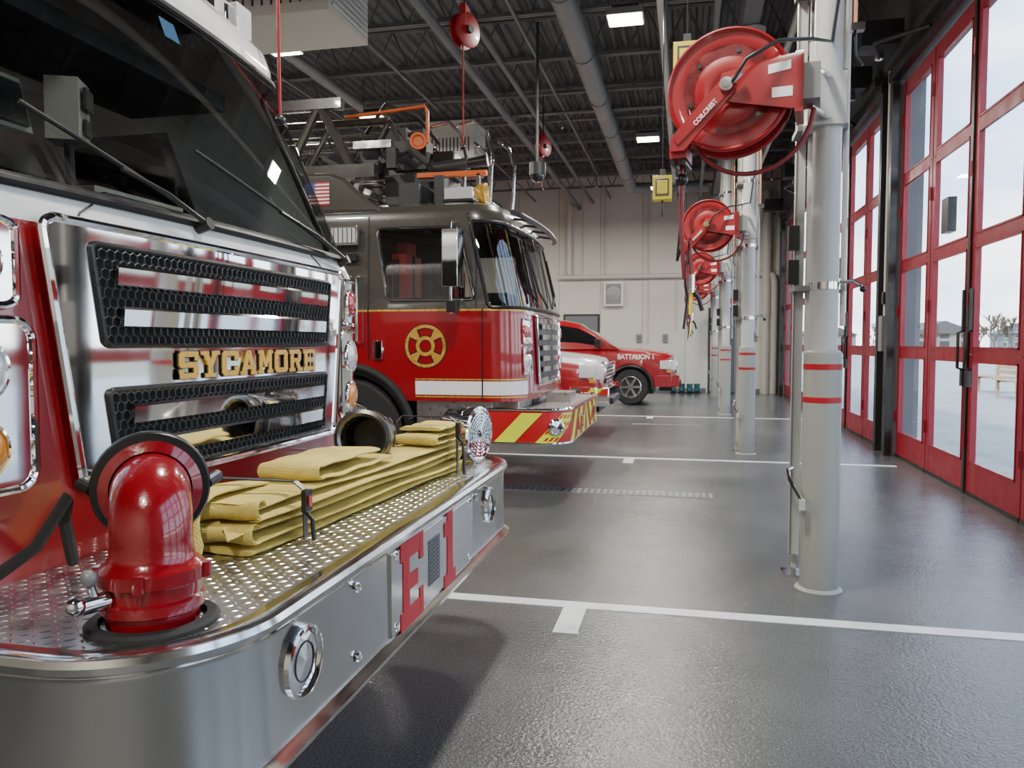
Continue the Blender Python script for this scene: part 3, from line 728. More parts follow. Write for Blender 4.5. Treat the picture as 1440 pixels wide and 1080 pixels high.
b.b2((-2.35,YC-.95,zl),(-2.0,YC+.95,zl+.015),BLACK)
b.b2((-2.33,YC-.93,zl+.015),(-2.02,YC+.93,zl+.115),CLEARLENS)
for y in lin(-.85,.85,9): b.b2((-2.3,YC+y-.07,zl+.02),(-2.015,YC+y+.07,zl+.10),CHROME)
for y in(-.9,.9): b.b2((-2.36,YC+y-.06,zl-.015),(-1.99,YC+y+.06,zl+.125),CLEARLENS)
b.finish('light_bar',eng,bevel=.02)
YC=2.45
b=B()
b.b2((-9.8,YC-1.24,.75),(-5.4,YC+1.24,2.9),RED);b.b2((-5.35,YC-1.2,.6),(-4.15,YC+1.2,2.6),STEEL)
for s in(-1,1):
    for k in range(4):
        x0=-9.6+k*1.05;b.b2((x0,YC+s*1.245-.005,1.15 if k in(1,2) else .85),(x0+.95,YC+s*1.245+.005,2.7),STEEL)
        for i in range(14): b.b2((x0,YC+s*1.252-.004,1.2+i*.1),(x0+.95,YC+s*1.252+.004,1.215+i*.1),CHROME)
    for zz in(.95,1.3,1.7): b.cyl((-4.8,YC+s*1.2,zz),(-4.8,YC+s*1.3,zz),.09,CHROME)
    b.b2((-5.35,YC+s*1.21-.01,1.9),(-4.2,YC+s*1.21+.01,2.5),BLACK)
b.b2((-9.8,YC-.42,.62),(-1.3,YC-.34,.84),BLACK);b.b2((-9.8,YC+.34,.62),(-1.3,YC+.42,.84),BLACK)
b.b2((-4.0,YC-1.10,.60),(-3.65,YC+1.10,.86),TREAD);b.b2((-2.1,YC-1.10,.52),(-1.6,YC+1.10,.84),TREAD)
b.finish('apparatus_body',eng,bevel=.01)
b=B()
for x in(-2.85,-8.0):
    for s in(-1,1): wheel(b,(x,YC+s*1.02,.54),.53,.3,0,s)
    b.cyl((x,YC-1,.53),(x,YC+1,.53),.09,BLACK)
b.finish('wheels',eng)
ZT=.846;ZB=.53;XF=-.815;Y0=1.13;Y1=3.74
P=upath(-1.62,XF,Y0,Y1,.29)
b=B();prof=[(-.08,ZB-.012),(.006,ZB-.012),(.022,ZB-.004),(.024,ZB+.008),(.01,ZB+.018),(0,ZB+.024),(0,ZT-.042),(.004,ZT-.03),(.014,ZT-.022),(.018,ZT-.008),(.012,ZT+.004),(0,ZT+.009),(-.022,ZT+.006),(-.05,ZT+.001)]
SB,LB=bumper_surf(P,b,prof,STEEL)
b.finish('front_bumper',eng)
b=B();b.poly([(x,y,ZT) for x,y in P],TREAD)
def ins(x,y):
    if x>XF-.055 or y<Y0+.055 or y>Y1-.055: return False
    for yy,sg in((Y0+.29,-1),(Y1-.29,1)):
        if (y-yy)*sg>0 and x>XF-.29 and math.hypot(x-(XF-.29),y-yy)>.235: return False
    return x>-1.6
lozenges(b,-1.6,XF,Y0,Y1,ZT,ins)
b.b2((-1.05,2.08,ZT),(XF-.06,2.088,ZT+.004),STEEL);b.b2((-1.5,2.08,ZT),(-1.08,2.088,ZT+.003),BLACK)
b.finish('bumper_deck',eng)
b=B()
def port(b,y,z,r):
    b.lathe((XF,y,z),(1,0,0),[(r*1.12,0),(r*1.10,.012),(r*1.0,.014),(r*.92,.004),(r*.86,-.02),(r*.5,-.04),(0,-.045)],CHROME,36)
    b.lathe((XF+.001,y,z),(1,0,0),[(r*.9,.003),(r*.0,.010)],CHROME,30)
    b.lathe((XF+.006,y,z),(1,0,0),[(r*.62,.0),(r*.60,.003),(r*.58,.003),(r*.56,0)],DGREY,30)
port(b,1.54,.705,.072);port(b,3.20,.715,.068)
b.b2((XF,2.06,ZB+.03),(XF+.006,2.92,ZT-.045),STEEL)
for (y,z) in((2.10,.58),(2.10,.79),(2.88,.58),(2.88,.79),(1.83,.60),(1.83,.78),(2.98,.79)): b.lathe((XF+.004,y,z),(1,0,0),[(.014,0),(.012,.006),(0,.008)],CHROME,12)
b.finish('bumper_fittings',eng)
b=B();xl=XF+.006
zlo=ZB+.02;zhi=ZT-.035
def rb(y0,y1,z0,z1,m=LETRED,d=.002): b.b2((xl,y0,z0),(xl+d,y1,z1),m)
H=zhi-zlo
rb(2.15,2.205,zlo,zhi);rb(2.13,2.33,zlo,zlo+.055,d=.0022);rb(2.13,2.33,zhi-.055,zhi,d=.0022);rb(2.18,2.28,zlo+H*.41,zlo+H*.59,d=.0024);rb(2.295,2.33,zlo,zlo+.085,d=.0026);rb(2.295,2.33,zhi-.085,zhi,d=.0026)
rb(2.585,2.65,zlo,zhi);rb(2.55,2.685,zlo,zlo+.045,d=.0022);rb(2.55,2.60,zhi-.08,zhi-.03,d=.0024)
rb(2.385,2.50,zlo+.06,zhi-.05,DUCT)
for i in range(11):
    zz=zlo+.065+i*.0135;b.b2((xl+.002,2.39,zz),(xl+.003,2.495,zz+.006),BLACK)
for i in range(5): b.b2((xl+.003,2.395+i*.022,zlo+.065),(xl+.0036,2.402+i*.022,zhi-.055),DUCT)
b.finish('unit_number',eng)
b=B();ex,ey=-1.03,1.34;dv=Vector((-.60,.80,0)).normalized()
b.lathe((ex,ey,ZT),(0,0,1),[(.125,0),(.125,.008),(.118,.014),(.100,.014)],RUBBER,40)
b.lathe((ex,ey,ZT),(0,0,1),[(.086,.0),(.088,.03),(.096,.035),(.096,.055),(.090,.06),(.090,.085),(.099,.09),(.099,.115),(.093,.122),(.083,.13),(.078,.145),(.077,.17)],RED2,40)
for k in range(4):
    a=k*math.pi/2+.4;b.cyl((ex+.1*math.cos(a),ey+.1*math.sin(a),ZT+.088),(ex+.1*math.cos(a),ey+.1*math.sin(a),ZT+.118),.011,RED2,n=10)
pts=[];rs=[];Rb=.085
o=Vector((ex,ey,ZT+.165))
for k in range(13):
    a=math.pi/2*k/12;pts.append(o+dv*(Rb-Rb*math.cos(a))+Vector((0,0,Rb*math.sin(a))));rs.append(.077)
pts.append(pts[-1]+dv*.03);rs.append(.080)
b.tube([o-Vector((0,0,.03))]+pts,.079,RED2,n=36,rs=[.077]+rs)
q=pts[-1]
b.lathe(q-dv*.02,dv,[(.08,-.01),(.100,.0),(.100,.02),(.096,.025)],RED2,40)
b.lathe(q-dv*.02,dv,[(.098,.024),(.114,.026),(.118,.032),(.118,.05),(.110,.055),(.106,.09),(.0,.095)],BLACK,40)
side=dv.cross(Vector((0,0,1)))
for s in(-1,1): b.cyl(q+dv*.02+side*s*.11,q+dv*.05+side*s*.135+Vector((0,0,.01)),.014,BLACK,n=10)
p=Vector((ex,ey,ZT+.07))+Vector((-.35,-.94,0)).normalized()*.092
b.cyl(p,p+Vector((-.02,-.045,.0)),.017,STEEL,n=14);b.sphere(p+Vector((-.022,-.055,.004)),.019,CHROME,14)
b.tube([p+Vector((-.008,-.02,0)),p+Vector((-.01,-.03,.035))],.007,STEEL);b.sphere(p+Vector((-.012,-.032,.05)),.016,DUCT,14)
b.finish('discharge_elbow',eng)
b=B();sx,sy,sz=-.985,3.50,ZT+.135;sax=(1,-.25,0)
b.lathe((sx,sy,sz),sax,[(0,-.13),(.06,-.13),(.10,-.11),(.118,-.09),(.118,-.02),(.124,-.018),(.124,.0),(.118,.002),(.118,.018),(.128,.02),(.128,.055),(.116,.06),(.114,.052),(0,.052)],CHROME,40)
for r in(.10,.085,.07,.055,.04,.025): b.lathe((sx,sy,sz),sax,[(r-.003,.052),(r-.003,.062),(r+.003,.062),(r+.003,.052)],CHROME,32)
for k in range(24):
    a=2*math.pi*k/24;ax=Vector(sax).normalized();u=ax.cross(Vector((0,0,1))).normalized();w=ax.cross(u);d=u*math.cos(a)+w*math.sin(a)
    c=Vector((sx,sy,sz));b.cyl(c+d*.1175-ax*.08,c+d*.1175-ax*.03,.005,DGREY,n=6);b.cyl(c+d*.02+ax*.058,c+d*.1+ax*.058,.003,CHROME,n=5)
b.lathe((sx,sy,sz),sax,[(0,.07),(.02,.066),(.022,.052)],CHROME,16)
b.box((sx-.03,sy,ZT+.01),(.14,.12,.02),CHROME)
b.finish('siren',eng)
b=B();c=Vector((-1.215,2.84,1.035));ax=Vector((.22,-.97,.10)).normalized()
b.lathe(c,ax,[(.085,-.14),(.085,-.05),(.1,-.045),(.1,.0),(.108,.005),(.108,.03),(.1,.035),(.1,.07),(.106,.075),(.106,.095),(.092,.1),(.082,.09),(.078,.0)],CAST,44)
b.lathe(c,ax,[(.078,.0),(.072,-.12),(0,-.125)],BLACK,44)
for k in range(3): b.lathe(c,ax,[(.1005,.04+k*.01),(.104,.044+k*.01),(.1005,.048+k*.01)],DGREY,40)
for k in range(4):
    a=k*math.pi/2+.6;u=ax.cross(Vector((0,0,1))).normalized();w=ax.cross(u);d=u*math.cos(a)+w*math.sin(a);b.cyl(c+d*.1+ax*.015,c+d*.12+ax*.015,.014,CAST,n=10)
b.lathe(c-ax*.14,-ax,[(.085,0),(.092,.01),(.092,.06),(.08,.08)],CAST,32)
b.box((c.x-.06,c.y+.05,ZT+.045),(.08,.12,.09),BLACK)
b.finish('intake_coupling',eng)
b=B()
b.tube([(-1.45,1.6,.87),(-1.38,1.5,1.0),(-1.34,1.47,1.06),(-1.40,1.44,.95),(-1.5,1.4,.87)],.014,RUBBER)
b.finish('cables',eng)
# fire hose folded
def ribbon(b,path,width,th,m):
    n=len(path);vs=[];k=20
    prof=[]
    for i in range(k):
        a=2*math.pi*i/k;cx=math.copysign(abs(math.cos(a))**.45,math.cos(a));sz=math.copysign(abs(math.sin(a))**.75,math.sin(a));prof.append((cx*width/2,sz*th/2*(1+.12*abs(cx)**6)))
    for i in range(n):
        a=Vector(path[max(i-1,0)]);c=Vector(path[min(i+1,n-1)]);t=(c-a).normalized();xn=Vector((1,0,0));nn=xn.cross(t).normalized();xa=t.cross(nn).normalized()
        p=Vector(path[i])
        for (u,v) in prof:
            cup=.0022*math.sin(i*.55+u*30)
            vs.append(p+xa*(-u)+nn*(v+cup))
    fs=[(i*k+j,i*k+(j+1)%k,(i+1)*k+(j+1)%k,(i+1)*k+j) for i in range(n-1) for j in range(k)]
    fs.append(list(range(k))[::-1]);fs.append([(n-1)*k+j for j in range(k)])
    b.add(vs,fs,m)
hs=B()
XA,XB=-1.205,-1.065
def hx_(y,dx): return XA+(XB-XA)*(y-1.7)/1.6+dx
def zig(y0s,y1s,z0,pitch,nl,start=0,amp=.004,dxs=None,bulge=1.):
    path=[];z=z0;dxs=dxs or [0]*nl
    for l in range(nl):
        ya,yb=(y0s[l],y1s[l]) if (l+start)%2==0 else (y1s[l],y0s[l])
        N=26;sg=1 if yb>ya else -1
        for i in range(N):
            t=i/(N-1);y=ya+(yb-ya)*t;e=min(1,5*min(t,1-t))
            path.append((hx_(y,dxs[l])+.003*math.sin(l*2.1+y*4),y,z+amp*e*math.sin(y*5+l*1.1)))
        if l<nl-1:
            K=13;r=pitch/2*1.45
            for k in range(1,K):
                a=math.pi*k/K;f=k/K
                path.append((hx_(yb,dxs[l]*(1-f)+dxs[l+1]*f),yb+sg*math.sin(a)*r*bulge*1.5,z+pitch/2-math.cos(a)*(pitch/2+ (r-pitch/2)*math.sin(a))))
        z+=pitch
    return path
HZ=ZT+.011;PT=.0275
ribbon(hs,zig([1.81,1.84,1.82,1.87,1.84],[3.24,3.28,3.25,3.30,3.26],HZ,PT,5,amp=.003,dxs=[0,.012,-.006,.010,-.008]),.215,.0150,HOSE)
ribbon(hs,zig([2.20,2.21],[2.66,2.58],HZ+5*PT-.004,.036,2,start=1,amp=.004,dxs=[-.01,-.02],bulge=1.1),.205,.0150,HOSE)
ribbon(hs,zig([3.04,3.07,3.05],[3.26,3.29,3.27],HZ+5*PT-.002,.028,3,start=1,amp=.002,dxs=[.02,.015,.02],bulge=.9),.185,.0150,HOSE)
zt_=HZ+4*PT+.02
dr=[(-1.28,2.12,zt_-.008),(-1.285,2.02,zt_),(-1.29,1.92,zt_+.006),(-1.29,1.86,zt_+.006),(-1.288,1.81,zt_-.006),(-1.282,1.775,.965),(-1.272,1.755,.93),(-1.26,1.74,.898),(-1.245,1.725,.872),(-1.23,1.69,.857)]
ribbon(hs,dr,.12,.014,HOSE)
hs.finish('fire_hose',smooth=60)
b=B()
def strap(y,x0,x1,zt):
    pp=[(x0,y,ZT+.01),(x0-.004,y,zt-.02),(x0+.02,y-.002,zt+.002),(x1-.02,y-.004,zt+.002),(x1+.008,y-.004,zt-.02),(x1+.010,y-.004,ZT+.006)]
    for i in range(len(pp)-1):
        a=Vector(pp[i]);c=Vector(pp[i+1]);d=c-a
        nrm=d.cross(Vector((0,1,0))).normalized();w=Vector((0,.0125,0))
        b.prism([a-w,a+w,c+w,c-w],nrm*.003,BLACK)
    b.box((x1+.016,y-.004,zt-.05),(.014,.04,.06),BLACK);b.box((x1+.026,y-.004,zt-.05),(.004,.016,.03),REDLENS)
    b.tube([(x1+.015,y-.01,zt-.08),(x1+.04,y-.02,zt-.10),(x1+.05,y-.03,ZT+.008)],.006,BLACK)
strap(2.0,-1.345,-1.05,ZT+.164);strap(3.14,-1.20,-.945,ZT+.242)
b.finish('hose_strap')
# ================================================================== LADDER TRUCK
lt=empty('ladder_truck');YC=8.1
tab=[(.87,-1.40,1.25,.30,.04),(1.70,-1.42,1.25,.30,.04),(1.78,-1.44,1.24,.30,.04),(2.50,-1.60,1.21,.30,.05),(2.60,-1.62,1.20,.30,.05),(2.67,-1.66,1.16,.29,.05),(2.71,-1.76,1.05,.28,.05)]
S2=make_S(YC,tab,-4.7)
W2=(-1.93,1.93,1.74,2.49)
zm=2.1
def su(x,z=zm): return -S2.u(x,z)
h1=(su(-2.74),su(-1.96),1.82,2.44)
AX=-3.12
h2=(su(AX-.66,1.0),su(AX+.66,1.0),.87,1.24)
hm=lambda h:(-h[1],-h[0],h[2],h[3])
b=B();loft(b,S2,[W2,h1,h2,hm(h1),hm(h2)],lambda u,z: BRONZE if z>1.70 else RED,extra_z=(1.70,))
def arch(b,xc,zc,Rr,y,xl,xh,zt,m):
    xs=lin(xl,xh,33)
    vs=[]
    for x in xs:
        d=abs(x-xc);z=zc+math.sqrt(max(0,Rr*Rr-d*d)) if d<Rr else .87;vs+=[(x,y,max(z,.87)),(x,y,zt)]
    b.add(vs,[(2*i,2*i+2,2*i+3,2*i+1) for i in range(32)],m)
for s in(-1,1): arch(b,AX,.53,.645,YC+s*1.25,AX-.66,AX+.66,1.24,RED)
b.finish('cab',lt,smooth=30)
b=B()
out=patch(b,S2,(W2[0]-.02,W2[1]+.02,W2[0]-.02,W2[1]+.02),W2[2]-.015,W2[3]+.015,.006,TINT,nu=40,nz=8,rs=.04,rt=.12)
so=[]
for s in(-1,1):
    q=(su(-2.76),su(-1.94),su(-2.76),su(-1.94))
    if s>0:q=(-q[1],-q[0],-q[3],-q[2])
    so.append(patch(b,S2,q,1.80,2.46,.006,TINT,nu=6,nz=6,rs=.12,rt=.16))
b.finish('windows',lt)
b=B();b.tube(out,.018,BLACK,closed=True)
for o_ in so:b.tube(o_,.014,BLACK,closed=True);b.tube([p+Vector((0,-.008 if p.y<YC else .008,0)) for p in o_],.010,CHROME,closed=True)
patch(b,S2,(-.03,.03,-.03,.03),1.74,2.49,.012,BLACK,nu=3,nz=6)
for s in(-1,1):
    b.tube([offpt(S2,s*.15,1.76,.04),offpt(S2,s*.5,1.9,.05),offpt(S2,s*.55,2.3,.04)],.012,BLACK)
    b.tube([offpt(S2,s*.55,1.8,.03),offpt(S2,s*.55,2.42,.03)],.01,RUBBER)
for s in(-.72,-.24,.24,.72): b.tube([offpt(S2,s,2.60,.0),offpt(S2,s,2.55,.14)],.012,BLACK)
b.tube([offpt(S2,u,2.55,.16) for u in lin(-1.3,1.3,24)],.028,BLACK)
for s in(-1,1):
    b.tube([(AX+.66*math.cos(a),YC+s*1.265,.53+.66*math.sin(a)) for a in lin(R(15),R(165),24)],.035,RUBBER)
    b.tube([(AX+.62*math.cos(a),YC+s*1.20,.53+.62*math.sin(a)) for a in lin(R(5),R(175),24)],.05,BLACK)
b.finish('cab_trim',lt)
b=B()
def wrap(u0,u1,z0,z1,off,m): patch(b,S2,(u0,u1,u0,u1),z0,z1,off,m,nu=50,nz=2)
for s in(-1,1):
    q=sorted((s*S2.u(AX+.68,1),s*1.02));wrap(q[0],q[1],.93,1.055,.003,TAPEW);wrap(q[0],q[1],1.065,1.078,.003,GOLD);wrap(q[0],q[1],.905,.918,.003,GOLD)
    q=sorted((s*3,s*1.02));wrap(q[0],q[1],1.695,1.712,.003,GOLD)
for x,z0,z1 in((-2.90,1.24,1.72),(-1.80,.88,1.72)):
    b.b2((x-.006,YC-1.256,z0),(x+.006,YC-1.249,z1),BLACK)
for x in(-2.90,-1.86):
    b.tube([offpt(S2,-S2.u(x,z),z,.002) for z in lin(1.72,2.58,8)],.006,BLACK,n=6)
cx,cz=-2.34,1.375
def ring(r0,r1,m,o,n=40): b.add([(cx+r*math.cos(2*math.pi*k/n),YC-1.25-o,cz+r*math.sin(2*math.pi*k/n)) for k in range(n) for r in(r0,r1)],[(2*k,2*((k+1)%n),2*((k+1)%n)+1,2*k+1) for k in range(n)],m)
ring(.16,.205,BLACK,.003);ring(.168,.197,GOLD,.005);ring(.05,.10,BLACK,.003);ring(.058,.092,GOLD,.005)
for k in range(4):
    a=k*math.pi/2+math.pi/4;c,s_=math.cos(a),math.sin(a)
    b.prism([(cx+c*r-s_*t,YC-1.255,cz+s_*r+c*t) for r,t in((.09,.016),(.175,.05),(.175,-.05),(.09,-.016))],(0,-.002,0),GOLD)
    b.prism([(cx+c*r-s_*t,YC-1.252,cz+s_*r+c*t) for r,t in((.085,.028),(.18,.062),(.18,-.062),(.085,-.028))],(0,-.001,0),BLACK)
b.finish('livery',lt)
b=B()
for x in(-3.07,-2.99):
    b.tube([(x,YC-1.25,1.40),(x,YC-1.31,1.42),(x,YC-1.31,2.0),(x,YC-1.25,2.02)],.014,CHROME)
b.lathe((-2.80,YC-1.25,1.34),(0,-1,0),[(.055,0),(.055,.012),(.04,.018),(.03,.008),(0,.008)],CHROME,24);b.box((-2.80,YC-1.27,1.34),(.09,.02,.17),CHROME)
b.box((-3.12,YC-1.27,2.40),(.27,.05,.18),CHROME);b.box((-3.12,YC-1.30,2.40),(.23,.02,.14),CLEARLENS)
for k in range(5): b.box((-3.21+k*.045,YC-1.312,2.40),(.008,.006,.14),DGREY)
b.box((-3.1,YC-1.26,2.2),(.2,.03,.07),BLACK)
b.b2((AX+.68,YC-1.22,.56),(-1.72,YC+1.22,.88),TREAD)
b.b2((-1.72,YC-1.1,.56),(-1.50,YC+1.1,.88),TREAD)
b.finish('cab_fittings',lt,bevel=.006)
b=B()
for i in range(34):
    for j in range(11):
        x=AX+.72+i*.026;z=.58+j*.026
        a=R(45) if(i+j)%2 else R(-45);c,s_=math.cos(a)*.011,math.sin(a)*.011
        if x<-1.74: b.add([(x-c,YC-1.222,z-s_),(x+s_*.3,YC-1.224,z-c*.3),(x+c,YC-1.222,z+s_),(x-s_*.3,YC-1.224,z+c*.3)],[(0,1,2,3)],TREADD)
b.finish('step_tread',lt)
b=B()
for s in(-1,1):
    yy=YC+s*1.50
    b.tube([(-2.05,YC+s*1.22,2.5),(-2.05,YC+s*1.40,2.47),(-2.02,yy,2.42)],.014,CHROME);b.tube([(-1.98,YC+s*1.24,1.78),(-2.02,YC+s*1.42,1.76),(-2.02,yy,1.8)],.014,CHROME)
    b.tube([(-2.02,yy,2.46),(-2.02,yy,1.66)],.014,CHROME)
    b.box((-2.00,yy,2.14),(.14,.2,.5),CHROME);b.box((-2.075,yy,2.14),(.01,.17,.46),DARKGL)
    b.box((-2.0,yy,1.72),(.09,.12,.1),BLACK)
b.finish('mirrors',lt,bevel=.04,seg=4)
b=B()
ys=(YC-1.2,YC+1.2)
b.prism([(-4.7,ys[0],2.62),(-2.75,ys[0],2.62),(-2.95,ys[0],2.76),(-3.15,ys[0],2.95),(-3.3,ys[0],3.01),(-4.7,ys[0],3.01)],(0,2.4,0),BRONZE)
b.finish('raised_roof',lt,bevel=.04,seg=3)
b=B()
x0,z0,w,h=-3.56,2.70,.26,.22
for k in range(13): b.b2((x0,YC-1.206,z0+h*k/13),(x0+w,YC-1.202,z0+h*(k+1)/13),STRIPE if k%2==0 else TAPEW)
b.b2((x0,YC-1.208,z0+h*6/13),(x0+w*.45,YC-1.203,z0+h),BLUE)
for i in range(5):
    for j in range(4): b.box((x0+.016+i*.023,YC-1.209,z0+h*.53+j*.025),(.007,.002,.007),TAPEW)
b.finish('flag_decal',lt)
b=B();b.b2((-2.2,YC-1.1,1.5),(-1.70,YC+1.1,1.72),BLACK);b.b2((-4.65,YC-1.1,.9),(-1.75,YC+1.1,.94),BLACK);b.b2((-3.6,YC-1.15,1.0),(-3.55,YC+1.15,2.55),DGREY)
for s in(-.80,.80):
    b.box((-2.60,YC+s,1.60),(.5,.46,.15),SEATRED);b.box((-2.68,YC+s,1.95),(.14,.46,.6),SEATRED);b.box((-2.68,YC+s,2.30),(.1,.26,.14),SEATRED)
    b.box((-2.60,YC+s,1.95),(.02,.06,.6),BLACK);b.box((-2.70,YC+s-.235,1.95),(.06,.01,.5),BLACK)
b.tube([(-2.25+.06*math.sin(a*math.pi/12),YC-.62+.22*math.cos(a*math.pi/12),1.8+.2*math.sin(a*math.pi/12)) for a in range(24)],.014,BLACK,closed=True)
b.box((-1.95,YC,1.82),(.3,.5,.2),BLACK)
b.box((-1.80,YC+.35,1.82),(.1,.2,.2),YELLOW)
b.finish('cab_interior',lt,bevel=.01)
b=B();zl=2.72
b.b2((-2.25,YC-1.0,zl),(-1.95,YC+1.0,zl+.03),BLACK);b.b2((-2.24,YC-.99,zl+.03),(-1.96,YC+.99,zl+.14),CLEARLENS)
for y in lin(-.9,.9,10): b.b2((-2.2,YC+y-.07,zl+.04),(-1.955,YC+y+.07,zl+.13),CHROME)
b.lathe((-1.95,YC-.72,2.84),(1,0,0),[(0,-.12),(.05,-.12),(.09,0),(.1,.05),(.1,.06),(.08,.05),(0,.02)],GOLD,24)
b.finish('light_bar',lt,bevel=.012)
b=B()
out=patch(b,S2,(-.62,.62,-.70,.70),1.0,1.66,.02,CHROME,nu=16,nz=6,rs=.05,rt=.1);b.tube(out,.016,CHROME,closed=True)
patch(b,S2,(-.56,.56,-.64,.64),1.06,1.60,.024,BLACK,nu=16,nz=6)
for k in range(5):
    z=1.12+k*.105;patch(b,S2,(-.55,.55,-.55,.55),z,z+.05,.045,CHROME,nu=16,nz=2)
for s in(-1,1):
    for (z0,z1) in((1.40,1.62),(1.12,1.36)):
        q=sorted((s*.86,s*1.22));o_=patch(b,S2,(q[0],q[1],q[0],q[1]),z0,z1,.008,CHROME,nu=12,nz=4,rs=.1,rt=.2);b.tube(o_,.010,CHROME,closed=True)
        for u in(.94,1.12):
            p=offpt(S2,s*u,(z0+z1)/2,.008);nn=(offpt(S2,s*u,(z0+z1)/2,.05)-p).normalized();b.lathe(p,nn,[(.06,0),(.055,.012),(.035,.018),(0,.02)],REDLENS if z0>1.3 else CLEARLENS,20)
b.finish('grille_and_lamps',lt)
ZT2,ZB2=.80,.50
P=upath(-1.75,-1.02,YC-1.24,YC+1.24,.24,8)
b=B();SBB,LL=bumper_surf(P,b,[(-.05,ZB2),(0,ZB2),(0,ZT2-.02),(-.005,ZT2),(-.05,ZT2+.004)],HIRED)
z0=ZB2+.005;z1=ZT2-.025
c=.05
while c<LL/2-.05:
    for sgn in(-1,1):
        a0=c;a1=min(c+.19,LL/2);d=.26
        q=(a0,a1,min(a0+d,LL/2),min(a1+d,LL/2))
        if sgn>0:q=(LL-q[1],LL-q[0],LL-q[3],LL-q[2])
        patch(b,SBB,q,z0,z1,.004,HIVIS,nu=5,nz=5)
    c+=.38
b.tube([(x,y,ZT2+.005) for x,y in P],.014,CHROME);b.tube([(x,y,ZB2) for x,y in P],.012,CHROME)
b.poly([(x,y,ZT2) for x,y in P],TREAD)
for s in(.62,LL-.62):
    p=offpt(SBB,s,.65,.004);nn=(offpt(SBB,s,.65,.05)-p).normalized()
    b.lathe(p,nn,[(.075,0),(.075,.02),(.06,.03),(.055,.02),(0,.03)],CHROME,24)
b.b2((-1.02,YC-.62,.57),(-.99,YC-.42,.72),CHROME);b.b2((-.99,YC-.60,.59),(-.98,YC-.44,.70),REDLENS)
b.b2((-1.02,YC+.42,.57),(-.99,YC+.62,.72),CHROME);b.b2((-.99,YC+.44,.59),(-.98,YC+.60,.70),REDLENS)
b.b2((-1.40,YC-.2,.80),(-1.15,YC+.2,.9),TREAD)
b.finish('front_bumper',lt)
b=B()
b.b2((-11.5,YC-1.24,.95),(-4.9,YC+1.24,2.4),RED);b.b2((-11.5,YC-1.23,2.4),(-4.9,YC+1.23,2.75),BRONZE)
for k in range(5):
    x0=-11.2+k*1.22;b.b2((x0,YC-1.25,1.1),(x0+1.1,YC-1.235,2.3),STEEL)
b.b2((-11,YC-.45,.65),(-1.5,YC-.35,.9),BLACK);b.b2((-11,YC+.35,.65),(-1.5,YC+.45,.9),BLACK)
b.b2((-4.9,YC-1.1,.6),(-4.5,YC+1.1,1.0),BLACK)
b.finish('apparatus_body',lt,bevel=.01)
b=B()
for x in(AX,-8.6,-10.0):
    for s in(-1,1): wheel(b,(x,YC+s*1.06,.54),.53,.32,0,s)
    b.cyl((x,YC-1,.53),(x,YC+1,.53),.09,BLACK)
b.b2((AX-.6,YC-.88,.45),(AX+.6,YC-.86,1.2),BLACK)
b.finish('wheels',lt)
b=B();LM=BRONZE
zb,zt=3.13,3.68
for s in(-.42,.42):
    y=YC+s
    b.b2((-11,y-.045,zb-.05),(-2.5,y+.045,zb+.06),LM);b.cyl((-11,y,zt),(-3.0,y,zt),.04,LM,n=10)
    x=-11
    while x<-3.1:
        b.cyl((x,y,zb),(x+.32,y,zt),.028,LM,n=8);b.cyl((x+.32,y,zt),(x+.64,y,zb),.028,LM,n=8);x+=.64
    y2=YC+s*.72
    b.b2((-10.5,y2-.03,zb+.08),(-2.2,y2+.03,zb+.15),LM);b.cyl((-10.5,y2,zt-.12),(-2.75,y2,zt-.12),.026,LM,n=8)
    x=-10.5
    while x<-2.9: b.cyl((x,y2,zb+.1),(x+.25,y2,zt-.12),.016,LM,n=6);b.cyl((x+.25,y2,zt-.12),(x+.5,y2,zb+.1),.016,LM,n=6);x+=.5
x=-11
while x<-2.4: b.cyl((x,YC-.42,zb+.03),(x,YC+.42,zb+.03),.02,STEEL,n=8);x+=.35
y=YC-.78
b.b2((-9,y-.06,3.03),(-3.0,y+.06,3.16),LM);b.b2((-9,y-.05,3.72),(-3.35,y+.05,3.82),LM)
x=-9
while x<-3.4: b.cyl((x,y,3.1),(x+.36,y,3.77),.045,LM,n=8);b.cyl((x+.36,y,3.77),(x+.72,y,3.1),.045,LM,n=8);x+=.72
b.finish('aerial_ladder',lt)
b=B()
b.b2((-3.0,YC-.55,2.80),(-2.4,YC+.55,3.10),DGREY);b.box((-2.75,YC-.4,3.30),(.35,.22,.3),DGREY);b.box((-2.45,YC-.2,3.23),(.22,.3,.26),BLACK)
b.box((-3.15,YC-.5,3.23),(.2,.2,.22),DGREY);b.box((-2.95,YC-.1,3.53),(.25,.6,.16),DGREY)
b.cyl((-2.55,YC-.45,3.16),(-2.15,YC-.45,3.20),.06,DGREY);b.cyl((-2.15,YC-.45,3.20),(-1.95,YC-.45,3.22),.045,BLACK,r1=.06)
b.box((-3.05,YC-.72,3.36),(.40,.10,.08),STEEL);b.box((-2.85,YC-.72,3.22),(.10,.10,.20),DGREY)
b.lathe((-2.62,YC-.62,3.40),(.3,-1,0),[(0,-.08),(.06,-.08),(.085,0),(.085,.03),(.06,.03),(.05,.01),(0,.01)],ORANGE,20)
b.tube([(-3.4,YC-.62,3.68),(-2.55,YC-.62,3.74),(-2.52,YC-.62,3.68),(-2.52,YC-.62,3.38)],.018,ORANGE)
b.b2((-2.6,YC-.72,3.02),(-1.9,YC-.66,3.07),ORANGE);b.b2((-2.0,YC-.72,2.90),(-1.96,YC-.66,3.04),STEEL)
